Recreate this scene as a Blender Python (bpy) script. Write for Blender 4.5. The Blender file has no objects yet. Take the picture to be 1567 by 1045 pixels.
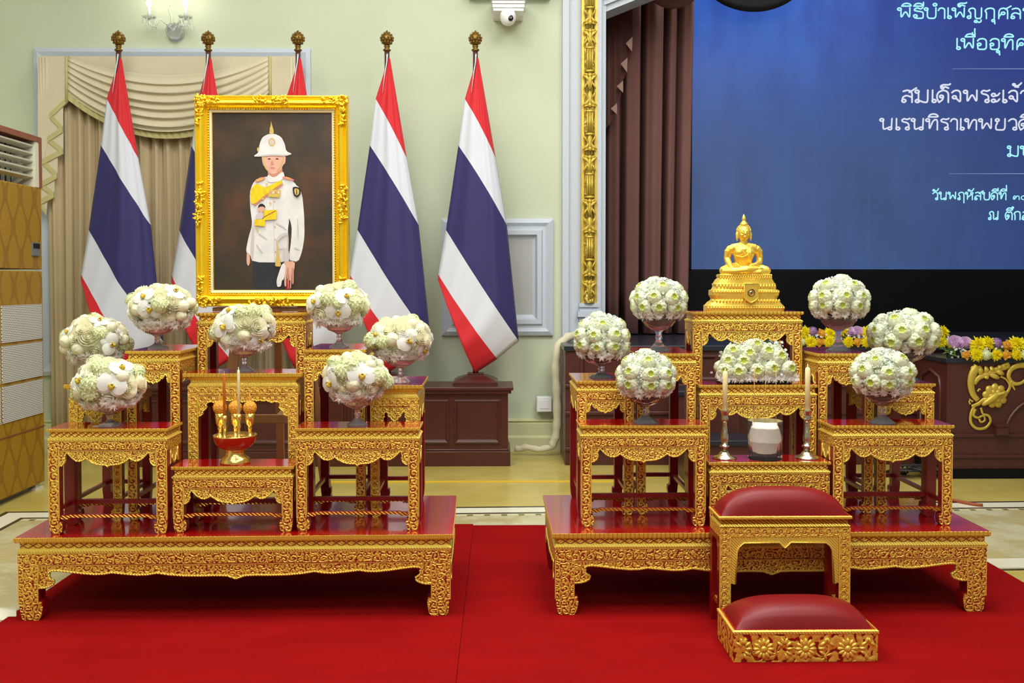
import bpy, bmesh, math, random
from mathutils import Vector, Matrix
sc = bpy.context.scene
COL = sc.collection
PI = math.pi
rng = random.Random(7)

# ------------------------------------------------------------------ camera
PXW, PXH, FPX = 1567.0, 1045.0, 1500.0
CAMZ, HORIZON, VPX = 1.22, 432.0, 765.0
PITCH = math.radians(1.6)
YAW = math.atan((PXW / 2 - VPX) / FPX)
SHIFT_Y = (FPX * math.tan(PITCH) - (PXH / 2 - HORIZON)) / PXW
cam_d = bpy.data.cameras.new('camera')
cam_d.sensor_width = 36.0
cam_d.lens = FPX / PXW * 36.0
cam_d.shift_y = SHIFT_Y
cam = bpy.data.objects.new('camera', cam_d)
COL.objects.link(cam)
cam.location = (0, 0, CAMZ)
cam.rotation_euler = (PI / 2 - PITCH, 0, -YAW)
sc.camera = cam
CAMM = Matrix.LocRotScale(Vector((0, 0, CAMZ)), cam.rotation_euler, None)


def ray(px, py):
    d = Vector(((px - PXW / 2) / FPX, -(py - PXH / 2 - SHIFT_Y * PXW) / FPX, -1.0))
    return CAMM.to_3x3() @ d


def at(px, py, Y):
    d = ray(px, py)
    return Vector((0, 0, CAMZ)) + d * (Y / d.y)


def atz(px, py, z):
    d = ray(px, py)
    return Vector((0, 0, CAMZ)) + d * ((z - CAMZ) / d.z)


# ------------------------------------------------------------------ light
sc.view_settings.view_transform = 'Standard'
sc.view_settings.look = 'None'
sc.view_settings.gamma = 1.0
sc.view_settings.exposure = 0.0
world = bpy.data.worlds.new('room_light')
sc.world = world
world.use_nodes = True
world.node_tree.nodes['Background'].inputs[0].default_value = (1.0, 0.985, 0.94, 1)
world.node_tree.nodes['Background'].inputs[1].default_value = 0.26


def area(name, loc, target, sx, sy, power, col):
    l = bpy.data.lights.new(name, 'AREA')
    l.shape = 'RECTANGLE'
    l.size, l.size_y, l.energy, l.color = sx, sy, power, col
    o = bpy.data.objects.new(name, l)
    COL.objects.link(o)
    o.location = loc
    o.rotation_euler = (Vector(target) - Vector(loc)).to_track_quat('-Z', 'Y').to_euler()
    return o


area('ceiling_lamp', (-1.4, 3.5, 4.3), (-1.4, 3.7, 0.0), 1.8, 1.6, 105, (1.0, 0.985, 0.93))
area('ceiling_lamp', (1.2, 3.5, 4.3), (1.2, 3.7, 0.0), 1.8, 1.6, 105, (1.0, 0.985, 0.93))
area('ceiling_lamp', (-1.4, 1.2, 4.2), (-1.3, 2.6, 0.0), 1.6, 1.2, 62, (1.0, 0.985, 0.93))
area('ceiling_lamp', (1.4, 1.2, 4.2), (1.3, 2.6, 0.0), 1.6, 1.2, 62, (1.0, 0.985, 0.93))
area('ceiling_lamp', (0.0, -0.8, 3.4), (0.0, 4.4, 1.0), 3.0, 1.2, 52, (1.0, 0.99, 0.95))
area('ceiling_lamp', (0.2, 5.6, 4.4), (0.2, 6.4, 0.0), 3.2, 1.0, 34, (1.0, 0.98, 0.90))
area('curtain_fill', (1.9, 7.5, 4.6), (1.5, 8.0, 1.0), 1.6, 0.5, 38, (1.0, 0.96, 0.92))  # added fill light to brighten the brown stage curtain


# ------------------------------------------------------------------ node helper
def srgb(r, g, b):
    def f(c):
        c /= 255.0
        return c / 12.92 if c <= 0.04045 else ((c + 0.055) / 1.055) ** 2.4
    return (f(r), f(g), f(b), 1.0)


class NT:
    def __init__(s, name):
        s.m = bpy.data.materials.new(name)
        s.m.use_nodes = True
        s.t = s.m.node_tree
        s.t.nodes.clear()
        s.out = s.t.nodes.new('ShaderNodeOutputMaterial')
        s.p = s.t.nodes.new('ShaderNodeBsdfPrincipled')
        s.t.links.new(s.p.outputs[0], s.out.inputs[0])

    def node(s, typ, **kw):
        n = s.t.nodes.new(typ)
        for k, v in kw.items():
            setattr(n, k, v)
        return n

    def put(s, sock, v):
        if hasattr(v, 'is_output'):
            s.t.links.new(v, sock)
        else:
            sock.default_value = v

    def ma(s, op, a, b=0.0, c=0.0):
        n = s.node('ShaderNodeMath', operation=op)
        s.put(n.inputs[0], a)
        s.put(n.inputs[1], b)
        s.put(n.inputs[2], c)
        return n.outputs[0]

    def uv(s):
        n = s.node('ShaderNodeUVMap')
        n.uv_map = 'UVMap'
        return n.outputs[0]

    def obj(s):
        return s.node('ShaderNodeTexCoord').outputs['Object']

    def sep(s, v):
        n = s.node('ShaderNodeSeparateXYZ')
        s.put(n.inputs[0], v)
        return n.outputs

    def noise(s, v, scale, detail=3, rough=0.5):
        n = s.node('ShaderNodeTexNoise')
        s.put(n.inputs['Vector'], v)
        n.inputs['Scale'].default_value = scale
        n.inputs['Detail'].default_value = detail
        n.inputs['Roughness'].default_value = rough
        return n.outputs[0]

    def vor(s, v, scale, feature='F1'):
        n = s.node('ShaderNodeTexVoronoi', feature=feature)
        s.put(n.inputs['Vector'], v)
        n.inputs['Scale'].default_value = scale
        return n.outputs['Distance']

    def scalev(s, v, x, y, z=1):
        n = s.node('ShaderNodeMapping')
        s.put(n.inputs[0], v)
        n.inputs['Scale'].default_value = (x, y, z)
        return n.outputs[0]

    def smooth(s, v, lo, hi):
        n = s.node('ShaderNodeMapRange', interpolation_type='SMOOTHSTEP')
        s.put(n.inputs[0], v)
        n.inputs[1].default_value = lo
        n.inputs[2].default_value = hi
        return n.outputs[0]

    def mix(s, f, a, b):
        n = s.node('ShaderNodeMix', data_type='RGBA')
        s.put(n.inputs[0], f)
        s.put(n.inputs[6], a)
        s.put(n.inputs[7], b)
        return n.outputs[2]

    def mixf(s, f, a, b):
        n = s.node('ShaderNodeMix', data_type='FLOAT')
        s.put(n.inputs[0], f)
        s.put(n.inputs[2], a)
        s.put(n.inputs[3], b)
        return n.outputs[0]

    def bump(s, h, dist, strength=1.0):
        n = s.node('ShaderNodeBump')
        n.inputs['Distance'].default_value = dist
        n.inputs['Strength'].default_value = strength
        s.put(n.inputs['Height'], h)
        s.t.links.new(n.outputs[0], s.p.inputs['Normal'])

    def set(s, **kw):
        names = dict(col='Base Color', metal='Metallic', rough='Roughness', coat='Coat Weight', crough='Coat Roughness',
                     trans='Transmission Weight', ior='IOR', sss='Subsurface Weight', sheen='Sheen Weight',
                     emit='Emission Color', estr='Emission Strength', alpha='Alpha', spec='Specular IOR Level')
        for k, v in kw.items():
            s.put(s.p.inputs[names[k]], v)
        return s


def simple(name, col, rough=0.5, metal=0.0, noise=0.0, nscale=8, bump=0.0, bscale=60, **kw):
    n = NT(name)
    c = srgb(*col)
    if noise:
        f = n.noise(n.obj(), nscale, 4)
        dk = tuple(x * (1 - noise) for x in c[:3]) + (1,)
        lt = tuple(min(1, x * (1 + noise)) for x in c[:3]) + (1,)
        n.set(col=n.mix(n.smooth(f, 0.3, 0.7), dk, lt))
    else:
        n.set(col=c)
    n.set(rough=rough, metal=metal, **kw)
    if bump:
        n.bump(n.noise(n.obj(), bscale, 3), bump)
    return n.m


GOLD = srgb(236, 198, 78)
GOLD_D = srgb(214, 146, 30)
RED = srgb(140, 14, 12)


def carve_mat(name, cell, lo, hi, arms=1.0, twist=19.0, red=RED, gold=GOLD, leafs=95.0, dots=False, warp=1.3):
    n = NT(name)
    uv = n.uv()
    x, y, _ = n.sep(uv)
    wob = n.noise(uv, 45, 2)
    dx = n.ma('SUBTRACT', n.noise(uv, .55 / cell, 1), 0.5)
    dy = n.ma('SUBTRACT', n.noise(n.scalev(uv, -1.3, 1.2), .55 / cell, 1), 0.5)
    px = n.ma('ADD', n.ma('DIVIDE', x, cell), n.ma('MULTIPLY', dx, warp))
    py = n.ma('ADD', n.ma('DIVIDE', y, cell), n.ma('MULTIPLY', dy, warp))
    ix, iy = n.ma('FLOOR', px), n.ma('FLOOR', py)
    fx = n.ma('SUBTRACT', n.ma('SUBTRACT', px, ix), 0.5)
    fy = n.ma('SUBTRACT', n.ma('SUBTRACT', py, iy), 0.5)
    par = n.ma('MULTIPLY_ADD', n.ma('PINGPONG', n.ma('ADD', ix, iy), 1.0), 2.0, -1.0)
    fy = n.ma('MULTIPLY', fy, par)
    r = n.ma('SQRT', n.ma('ADD', n.ma('MULTIPLY', fx, fx), n.ma('MULTIPLY', fy, fy)))
    th = n.ma('ARCTAN2', fy, fx)
    ph = n.ma('ADD', n.ma('MULTIPLY', th, arms), n.ma('MULTIPLY', r, twist))
    ph = n.ma('ADD', ph, n.ma('MULTIPLY', wob, 4.0))
    sp = n.ma('MULTIPLY_ADD', n.ma('SINE', ph), 0.5, 0.5)
    leaf = n.vor(uv, leafs)
    leaf = n.ma('SUBTRACT', 1.0, n.ma('MULTIPLY', leaf, 1.15))
    h = n.ma('ADD', n.ma('MULTIPLY', sp, 0.52), n.ma('MULTIPLY', leaf, 0.48))
    if dots:
        d = n.smooth(r, 0.16, 0.34)
        d2 = n.ma('MULTIPLY', n.ma('ABSOLUTE', n.ma('SINE', n.ma('MULTIPLY', th, 2.0))), 0.6)
        h = n.ma('ADD', n.ma('MULTIPLY', h, 0.5), n.ma('MULTIPLY', n.ma('ABSOLUTE', n.ma('SUBTRACT', d, d2)), 0.62))
    mask = n.smooth(h, lo, hi)
    n.set(col=n.mix(mask, red, gold), metal=n.mixf(mask, 0.0, 0.5), rough=n.mixf(mask, 0.35, 0.40))
    n.bump(h, 0.0045, 0.9)
    return n.m


def lattice_mat(name, cu, cv):
    n = NT(name)
    x, y, _ = n.sep(n.uv())
    a = n.ma('ADD', n.ma('DIVIDE', x, cu), n.ma('DIVIDE', y, cv))
    b = n.ma('SUBTRACT', n.ma('DIVIDE', x, cu), n.ma('DIVIDE', y, cv))
    da = n.ma('ABSOLUTE', n.ma('SUBTRACT', n.ma('FRACT', a), 0.5))
    db = n.ma('ABSOLUTE', n.ma('SUBTRACT', n.ma('FRACT', b), 0.5))
    mn = n.ma('MINIMUM', n.ma('SUBTRACT', 0.5, da), n.ma('SUBTRACT', 0.5, db))
    mask = n.smooth(mn, 0.05, 0.10)
    dome = n.ma('ABSOLUTE', n.ma('SUBTRACT', mn, 0.28))
    n.set(col=n.mix(mask, RED, GOLD), metal=n.mixf(mask, 0.0, 0.5), rough=0.38)
    n.bump(n.ma('ADD', mask, n.ma('MULTIPLY', dome, 2.5)), 0.003)
    return n.m


def rope_mat(name, per, gold=GOLD, skew=1.0, depth=0.003, red_amt=0.0):
    n = NT(name)
    x, y, z = n.sep(n.uv())
    s = n.ma('SINE', n.ma('MULTIPLY', n.ma('ADD', x, n.ma('MULTIPLY', y, skew)), 2 * PI / per))
    mask = n.smooth(s, -0.95, -0.95 + 0.5) if red_amt else 1.0
    if red_amt:
        n.set(col=n.mix(mask, RED, gold))
    else:
        n.set(col=gold)
    n.set(metal=0.5, rough=0.38)
    n.bump(s, depth)
    return n.m


M = {}
M['carve'] = carve_mat('gold_carving', 0.023, 0.25, 0.33, twist=14, leafs=180)
M['carve_big'] = carve_mat('gold_carving_wide', 0.027, 0.26, 0.33, twist=14, leafs=155)
M['carve_leg'] = carve_mat('gold_carving_leg', 0.028, 0.27, 0.35, twist=13, leafs=150, warp=.35)
M['carve_open'] = carve_mat('gold_carving_open', 0.028, 0.31, 0.38, leafs=140, dots=True, warp=.2)
M['carve_bold'] = carve_mat('gold_carving_bold', 0.085, 0.24, 0.34, arms=5.0, twist=11, leafs=60)
M['carve_apron'] = carve_mat('gold_carving_apron', 0.021, 0.22, 0.30, twist=13, leafs=190, gold=srgb(236, 204, 86))
M['lattice'] = lattice_mat('gold_lattice', 0.026, 0.017)
M['lattice_big'] = lattice_mat('gold_lattice_wide', 0.036, 0.021)
M['rope'] = rope_mat('gold_rope', 0.010, srgb(244, 214, 92), 1.0, .001)
M['petal_lip'] = rope_mat('gold_petal_lip', 0.016, srgb(230, 188, 72), 0.0, 0.002)
M['rope_red'] = rope_mat('gold_rope_on_red', 0.016, srgb(225, 165, 45), 1.4, 0.003, 1.0)
M['gold'] = simple('gold_leaf', (240, 210, 92), 0.38, 0.5, 0.06, 30, 0.0015, 120)
M['gold_bright'] = simple('bright_gold_frame', (255, 214, 40), 0.26, 0.6, 0.05, 20)
M['gold_orn'] = simple('gold_frame_ornament', (252, 206, 48), 0.36, 0.55, 0.15, 60, 0.003, 120)
M['gold_statue'] = simple('gilded_statue', (244, 208, 84), 0.33, 0.6, 0.04, 25)
M['gold_podium'] = simple('gilded_scrollwork', (204, 176, 70), 0.42, 0.4, 0.08, 20, 0.001, 90)
M['brass'] = simple('polished_brass', (240, 204, 112), 0.22, 0.85)
M['antique'] = simple('antique_gold', (128, 98, 42), 0.35, 0.8, 0.2, 60)
M['silver'] = simple('tarnished_silver', (205, 200, 178), 0.25, 1.0, 0.12, 60, 0.001, 140)
n = NT('red_lacquer')
n.set(col=n.mix(n.noise(n.obj(), 3, 2), srgb(142, 8, 8), srgb(166, 14, 12)), rough=0.16, coat=0.6, crough=0.06)
M['lacquer'] = n.m
n = NT('red_lacquer_legs')
n.set(col=n.mix(n.noise(n.obj(), 9, 2), srgb(118, 6, 10), srgb(142, 10, 12)), rough=0.34, coat=0.25, crough=0.2)
M['lacquer_leg'] = n.m
n = NT('maroon_leather')
v = n.obj()
n.set(col=n.mix(n.noise(v, 5, 3), srgb(112, 10, 15), srgb(130, 15, 20)), rough=0.40, spec=.32)
n.bump(n.vor(v, 420), 0.00012)
M['leather'] = n.m
n = NT('red_carpet_pile')
v = n.obj()
big = n.noise(n.scalev(v, 1, 2.2), 2.3, 5, 0.62)
fine = n.noise(v, 260, 2)
n.set(col=n.mix(n.ma('MULTIPLY_ADD', fine, 0.35, n.ma('MULTIPLY', big, 0.75)), srgb(108, 6, 8), srgb(156, 14, 14)), rough=0.95, spec=0.05)
n.bump(n.ma('ADD', fine, n.ma('MULTIPLY', big, 3)), 0.003)
M['carpet'] = n.m
M['wall'] = simple('pale_green_plaster', (200, 208, 182), 0.85, 0, 0.035, 1.2, 0.001, 40)
M['wall_lower'] = simple('pale_green_plaster_base', (206, 206, 160), 0.7, 0, 0.03, 2)
M['white_trim'] = simple('white_painted_trim', (192, 202, 213), 0.5)
M['grey_panel'] = simple('grey_wall_panel', (178, 180, 178), 0.7)
M['wood'] = None
n = NT('mahogany')
v = n.obj()
g = n.noise(n.scalev(v, 3, 3, 22), 3, 4)
n.set(col=n.mix(g, srgb(58, 22, 17), srgb(82, 32, 24)), rough=0.36, coat=0.15)
M['wood'] = n.m
n = NT('stage_wood')
v = n.obj()
g = n.noise(n.scalev(v, 20, 3, 3), 2, 4)
n.set(col=n.mix(g, srgb(66, 30, 26), srgb(82, 40, 34)), rough=0.38)
M['stage_wood'] = n.m
n = NT('easel_wood')
v = n.obj()
g = n.noise(n.scalev(v, 25, 25, 3), 2, 4)
n.set(col=n.mix(g, srgb(128, 84, 46), srgb(168, 118, 70)), rough=0.5)
M['easel'] = n.m
M['stage_top'] = simple('dark_stage_floor', (34, 38, 48), 0.3)
M['black'] = simple('black_panel', (3, 4, 7), 0.5, spec=.2)
M['shade_black_cloth'] = simple('shade_black_cloth', (8, 8, 10), 0.8)  # near black; on the valance it stands for backlit shade
n = NT('marble_floor')
v = n.obj()
veins = n.noise(v, 1.6, 6, 0.65)
m1 = n.smooth(n.ma('ABSOLUTE', n.ma('SUBTRACT', veins, 0.5)), 0.0, 0.11)
base = n.mix(n.noise(v, 3.0, 3), srgb(206, 204, 172), srgb(190, 184, 142))
n.set(col=n.mix(m1, srgb(182, 170, 122), base), rough=0.13)
M['marble'] = n.m
n = NT('yellow_stone_floor')
v = n.obj()
n.set(col=n.mix(n.smooth(n.noise(v, 1.8, 5, 0.6), 0.3, 0.7), srgb(176, 158, 78), srgb(198, 180, 100)), rough=0.22)
M['yellow_floor'] = n.m
M['border_dark'] = simple('dark_marble_border', (54, 52, 40), 0.2)
n = NT('patterned_marble_border')
x, y, _ = n.sep(n.obj())
s = n.ma('SINE', n.ma('MULTIPLY', x, 70))
n.set(col=n.mix(n.smooth(s, 0.3, 0.6), srgb(216, 208, 165), srgb(120, 112, 78)), rough=0.2)
M['border_pattern'] = n.m
M['border_pale'] = simple('pale_marble_border', (228, 226, 202), 0.14, 0, 0.04, 4)


def cloth(name, c1, c2, rough=0.85, sheen=0.25, fine=300, bump=0.0008):
    n = NT(name)
    v = n.obj()
    n.set(col=n.mix(n.noise(v, 4, 3), srgb(*c1), srgb(*c2)), rough=rough, sheen=sheen)
    n.bump(n.noise(v, fine, 2), bump)
    return n.m


M['drape'] = cloth('beige_drape', (190, 170, 130), (204, 184, 145))
M['swag'] = cloth('cream_swag', (206, 196, 164), (218, 208, 178))
M['fringe'] = cloth('gold_fringe', (196, 186, 122), (210, 200, 140), fine=500, bump=0.003)
M['brown_drape'] = cloth('brown_stage_curtain', (114, 76, 72), (128, 88, 82), sheen=0.0)
M['brown_lining'] = cloth('tan_curtain_lining', (176, 142, 128), (188, 154, 138))
M['flag_red'] = cloth('flag_red_cloth', (200, 22, 34), (212, 30, 42), 0.7, 0.1)
M['flag_white'] = cloth('flag_white_cloth', (206, 210, 222), (216, 219, 228), 0.7, 0.1)
M['flag_blue'] = cloth('flag_blue_cloth', (36, 30, 88), (44, 38, 102), 0.7, 0.1)
M['pole'] = simple('dark_flagpole_wood', (82, 52, 44), 0.4)
M['cover_cord'] = cloth('cream_cloth_sleeve', (206, 200, 168), (220, 214, 184))

# brocade cover of the air conditioner
n = NT('gold_brocade')
x, y, _ = n.sep(n.uv())
px, py = n.ma('DIVIDE', x, 0.17), n.ma('DIVIDE', y, 0.34)
cx = n.ma('COSINE', n.ma('MULTIPLY', px, 2 * PI))
cy = n.ma('COSINE', n.ma('MULTIPLY', py, 2 * PI))
sm = n.ma('ABSOLUTE', n.ma('ADD', cx, cy))
band = n.smooth(sm, 0.28, 0.5)
inner = n.noise(n.uv(), 70, 3)
inner = n.smooth(inner, 0.45, 0.55)
f = n.ma('MULTIPLY', band, n.ma('MULTIPLY_ADD', inner, 0.35, 0.65))
n.set(col=n.mix(f, srgb(136, 100, 14), srgb(156, 120, 20)), rough=0.55)
n.bump(f, 0.001)
M['brocade'] = n.m
n = NT('perforated_white_grille')
x, y, _ = n.sep(n.uv())
a = n.ma('FRACT', n.ma('DIVIDE', x, 0.017))
row = n.ma('FLOOR', n.ma('DIVIDE', y, 0.010))
a = n.ma('FRACT', n.ma('ADD', n.ma('DIVIDE', x, 0.017), n.ma('MULTIPLY', row, 0.5)))
b = n.ma('FRACT', n.ma('DIVIDE', y, 0.010))
f = n.ma('MULTIPLY', n.ma('GREATER_THAN', a, 0.35), n.ma('GREATER_THAN', b, 0.5))
n.set(col=n.mix(f, srgb(206, 206, 198), srgb(60, 62, 58)), rough=0.5)
M['grille'] = n.m
M['ac_frame'] = simple('copper_frame', (134, 78, 54), 0.45, 0.1, 0.1, 20)
M['ac_white'] = simple('cream_plastic', (206, 205, 184), 0.45)
M['ac_dark'] = simple('dark_vent', (24, 24, 22), 0.8)
M['ac_grey'] = simple('grey_metal_base', (120, 122, 118), 0.5, 0.3)
M['white_plastic'] = simple('white_plastic', (236, 238, 240), 0.3)
M['lens'] = simple('black_lens', (4, 4, 6), 0.1)
M['lcd'] = simple('dark_display', (18, 22, 30), 0.2)


def glass_mat(name, col, rough=0.05, ior=1.3, tr=.84):
    n = NT(name)
    n.set(col=col, trans=tr, rough=rough, ior=ior)
    return n.m


M['glass'] = glass_mat('clear_cut_glass', (0.97, 0.98, 1.0, 1), tr=.90)
M['pot_glass'] = glass_mat('clear_pot_glass', (0.99, 0.99, 1.0, 1), .01, 1.16, .97)
M['pink_glass'] = glass_mat('pink_tinted_glass', (0.98, 0.88, 0.86, 1))
M['red_glass'] = glass_mat('red_tinted_glass', (0.95, 0.78, 0.78, 1), .03, 1.25, .94)


def petal(name, c1, c2, rough=0.55, sss=0.12):
    n = NT(name)
    v = n.obj()
    n.set(col=n.mix(n.noise(v, 40, 2), srgb(*c1), srgb(*c2)), rough=rough, spec=.25)
    tr = n.node('ShaderNodeBsdfTranslucent')
    n.put(tr.inputs[0], srgb(*c2))
    mx = n.node('ShaderNodeMixShader')
    mx.inputs[0].default_value = .30
    n.t.links.new(n.p.outputs[0], mx.inputs[1])
    n.t.links.new(tr.outputs[0], mx.inputs[2])
    n.t.links.new(mx.outputs[0], n.out.inputs[0])
    return n.m


M['lotus'] = petal('lotus_petal', (226, 234, 198), (242, 246, 224))
M['lotus_tip'] = petal('lotus_fold', (212, 226, 162), (222, 234, 180))
M['lotus_core'] = petal('lotus_centre', (178, 190, 50), (206, 206, 84))
M['orchid'] = petal('orchid_petal', (236, 238, 230), (244, 245, 240))
M['orchid_lip'] = petal('orchid_lip', (206, 176, 40), (236, 214, 90))
M['orchid_throat'] = petal('orchid_throat', (120, 80, 20), (160, 110, 30))
M['rose'] = petal('cream_rose_petal', (246, 242, 206), (252, 250, 230))
M['bud'] = petal('cream_bud', (240, 238, 200), (248, 246, 220))
M['hydrangea'] = petal('pale_green_floret', (228, 238, 178), (240, 245, 210))
M['mum_white'] = petal('white_mum_petal', (246, 243, 232), (252, 250, 244))
M['breath'] = petal('baby_breath', (228, 232, 222), (238, 240, 234))
M['mum_yellow'] = petal('yellow_mum_petal', (244, 226, 14), (254, 242, 44))
M['lilac'] = petal('lilac_rose_petal', (226, 192, 226), (238, 212, 238))
M['purple'] = petal('purple_floret', (150, 96, 176), (176, 124, 200))
M['orange_fl'] = petal('orange_orchid', (214, 146, 30), (236, 176, 60))
M['leaf'] = simple('dark_leaf', (52, 82, 40), 0.5, 0, 0.25, 30)
M['leaf_lt'] = simple('light_leaf', (120, 160, 78), 0.5, 0, 0.2, 30)
M['pale_base'] = petal('cream_petal_base', (226, 232, 186), (242, 242, 216))
M['dome_base'] = simple('green_white_base', (196, 206, 170), .6, 0, .35, 60)
M['foam'] = simple('dark_green_foam', (34, 48, 30), 0.7, 0, 0.25, 50)
M['wax'] = simple('cream_candle_wax', (240, 228, 172), 0.4, sss=0.2)
M['wax_dark'] = simple('amber_candle_wax', (196, 112, 40), 0.4, sss=0.2)
M['incense'] = simple('incense_stick', (196, 146, 74), 0.7)
M['sand'] = simple('white_sand', (226, 224, 206), 0.9, 0, 0.04, 60, 0.001, 300)
n = NT('woven_orange_bud')
w = n.vor(n.obj(), 190)
n.set(col=n.mix(n.smooth(w, 0.2, 0.6), srgb(246, 188, 64), srgb(216, 142, 30)), rough=0.5)
n.bump(w, -0.004)
M['bud_orange'] = n.m
M['red_bowl'] = simple('red_enamel', (176, 40, 22), 0.22)
M['yellow_tape'] = simple('yellow_tape', (216, 176, 44), 0.45)
M['cable'] = simple('black_cable', (16, 18, 20), 0.5)
M['brown_strap'] = simple('brown_strap', (146, 66, 28), 0.6)
M['paper'] = simple('white_card', (220, 214, 206), 0.6)
n = NT('sconce_bulb')
n.set(col=(1, 1, 1, 1), emit=(1.0, 0.95, 0.82, 1), estr=5.0)
M['bulb'] = n.m
n = NT('ornate_gilt_strip')
uv = n.uv()
x, y, _ = n.sep(uv)
fy = n.ma('FRACT', n.ma('DIVIDE', y, 0.44))
leafy = n.vor(uv, 34)
sc1 = n.ma('SINE', n.ma('ADD', n.ma('MULTIPLY', y, 60), n.ma('MULTIPLY', n.ma('ABSOLUTE', x), 130)))
fl = n.ma('SINE', n.ma('MULTIPLY', x, 300))
sel = n.smooth(n.ma('ABSOLUTE', n.ma('SUBTRACT', fy, 0.5)), 0.30, 0.33)
h = n.mixf(sel, n.ma('ADD', n.ma('MULTIPLY', sc1, 0.35), n.ma('SUBTRACT', 0.6, leafy)), fl)
n.set(col=n.mix(n.smooth(h, -0.6, 0.1), srgb(166, 138, 40), srgb(200, 174, 78)), metal=0.35, rough=0.36)
n.bump(h, 0.02)
M['gilt_strip'] = n.m


# ------------------------------------------------------------------ mesh builder
class MB:
    """collects faces with a material each; build() links them as ONE mesh object"""

    def __init__(s):
        s.v, s.f, s.fm, s.fs, s.mats = [], [], [], [], []

    def mi(s, m):
        m = M[m] if isinstance(m, str) else m
        if m not in s.mats:
            s.mats.append(m)
        return s.mats.index(m)

    def face(s, idx, m, smooth=False):
        s.f.append(tuple(idx))
        s.fm.append(s.mi(m))
        s.fs.append(smooth)

    def pts(s, ps):
        b = len(s.v)
        s.v.extend([tuple(p) for p in ps])
        return b

    def box(s, x0, x1, y0, y1, z0, z1, m, front=None, back=None, left=None, right=None, top=None, bottom=None):
        b = s.pts([(x, y, z) for z in (z0, z1) for y in (y0, y1) for x in (x0, x1)])
        for q, mm in (((0, 1, 5, 4), front), ((3, 2, 6, 7), back), ((2, 0, 4, 6), left), ((1, 3, 7, 5), right),
                      ((4, 5, 7, 6), top), ((2, 3, 1, 0), bottom)):
            s.face([b + i for i in q], mm or m)
        return s

    def prism(s, poly, axis, a0, a1, m, cap0=None, cap1=None, side=None, smooth=False):
        """poly in the plane across axis: y -> (x,z), x -> (y,z), z -> (x,y)"""
        def P(p, a):
            return {'y': (p[0], a, p[1]), 'x': (a, p[0], p[1]), 'z': (p[0], p[1], a)}[axis]
        k = len(poly)
        area2 = sum(poly[i][0] * poly[(i + 1) % k][1] - poly[(i + 1) % k][0] * poly[i][1] for i in range(k))
        if area2 < 0:
            poly = poly[::-1]
        b = s.pts([P(p, a0) for p in poly] + [P(p, a1) for p in poly])
        flip = axis == 'y'
        lo = list(range(b, b + k))
        hi = list(range(b + k, b + 2 * k))
        if flip:
            s.face(lo, cap0 or m)
            s.face(hi[::-1], cap1 or m)
        else:
            s.face(lo[::-1], cap0 or m)
            s.face(hi, cap1 or m)
        for i in range(k):
            j = (i + 1) % k
            q = (lo[i], lo[j], hi[j], hi[i])
            s.face(q[::-1] if flip else q, side or m, smooth)
        return s

    def grid(s, fn, nu, nv, m, smooth=True, wrap_u=False, matfn=None):
        b = len(s.v)
        for j in range(nv + 1):
            for i in range(nu if wrap_u else nu + 1):
                s.v.append(tuple(fn(i / nu, j / nv)))
        w = nu if wrap_u else nu + 1
        for j in range(nv):
            for i in range(nu):
                i2 = (i + 1) % w if wrap_u else i + 1
                s.face((b + j * w + i, b + j * w + i2, b + (j + 1) * w + i2, b + (j + 1) * w + i),
                       matfn(i, j) if matfn else m, smooth)
        return s

    def lathe(s, prof, n, m, c=(0, 0, 0), smooth=True, matfn=None, cap=True, sq=1.0):
        cx, cy, cz = c
        k = len(prof)
        b = len(s.v)
        for (r, z) in prof:
            for i in range(n):
                a = 2 * PI * i / n
                s.v.append((cx + r * math.cos(a), cy + r * math.sin(a) * sq, cz + z))
        for j in range(k - 1):
            for i in range(n):
                i2 = (i + 1) % n
                s.face((b + j * n + i, b + j * n + i2, b + (j + 1) * n + i2, b + (j + 1) * n + i),
                       matfn(j) if matfn else m, smooth)
        if cap:
            if prof[0][0] > 1e-6:
                s.face([b + i for i in range(n)][::-1], matfn(0) if matfn else m)
            if prof[-1][0] > 1e-6:
                s.face([b + (k - 1) * n + i for i in range(n)], matfn(k - 2) if matfn else m)
        return s

    def tube(s, path, r, n, m, closed=False, cap=True, smooth=True, up=(0, 0, 1), flat=1.0):
        path = [Vector(p) for p in path]
        k = len(path)
        rr = r if isinstance(r, (list, tuple)) else [r] * k
        b = len(s.v)
        up = Vector(up)
        for i, p in enumerate(path):
            a = path[(i - 1) % k] if (closed or i > 0) else path[i]
            c = path[(i + 1) % k] if (closed or i < k - 1) else path[i]
            t = (c - a).normalized() if (c - a).length > 1e-9 else Vector((0, 0, 1))
            if i == 0:
                u = up if abs(t.dot(up)) < 0.95 else Vector((1, 0, 0))
                e1 = t.cross(u).normalized()
            else:
                e1 = (e1 - t * e1.dot(t))
                e1 = e1.normalized() if e1.length > 1e-6 else t.orthogonal().normalized()
            e2 = e1.cross(t).normalized()
            for q in range(n):
                an = 2 * PI * q / n
                s.v.append(tuple(p + (e1 * math.cos(an) + e2 * math.sin(an) * flat) * rr[i]))
        for i in range(k if closed else k - 1):
            i2 = (i + 1) % k
            for q in range(n):
                q2 = (q + 1) % n
                s.face((b + i * n + q, b + i * n + q2, b + i2 * n + q2, b + i2 * n + q), m, smooth)
        if cap and not closed:
            s.face([b + q for q in range(n)][::-1], m)
            s.face([b + (k - 1) * n + q for q in range(n)], m)
        return s

    def ell(s, c, rx, ry, rz, m, nu=12, nv=8, rot=None):
        c = Vector(c)

        def fn(u, v):
            a, t = 2 * PI * u, PI * (v - 0.5)
            p = Vector((rx * math.cos(a) * math.cos(t), ry * math.sin(a) * math.cos(t), rz * math.sin(t)))
            if rot is not None:
                p = rot @ p
            return c + p
        return s.grid(fn, nu, nv, m, True, True)

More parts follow.
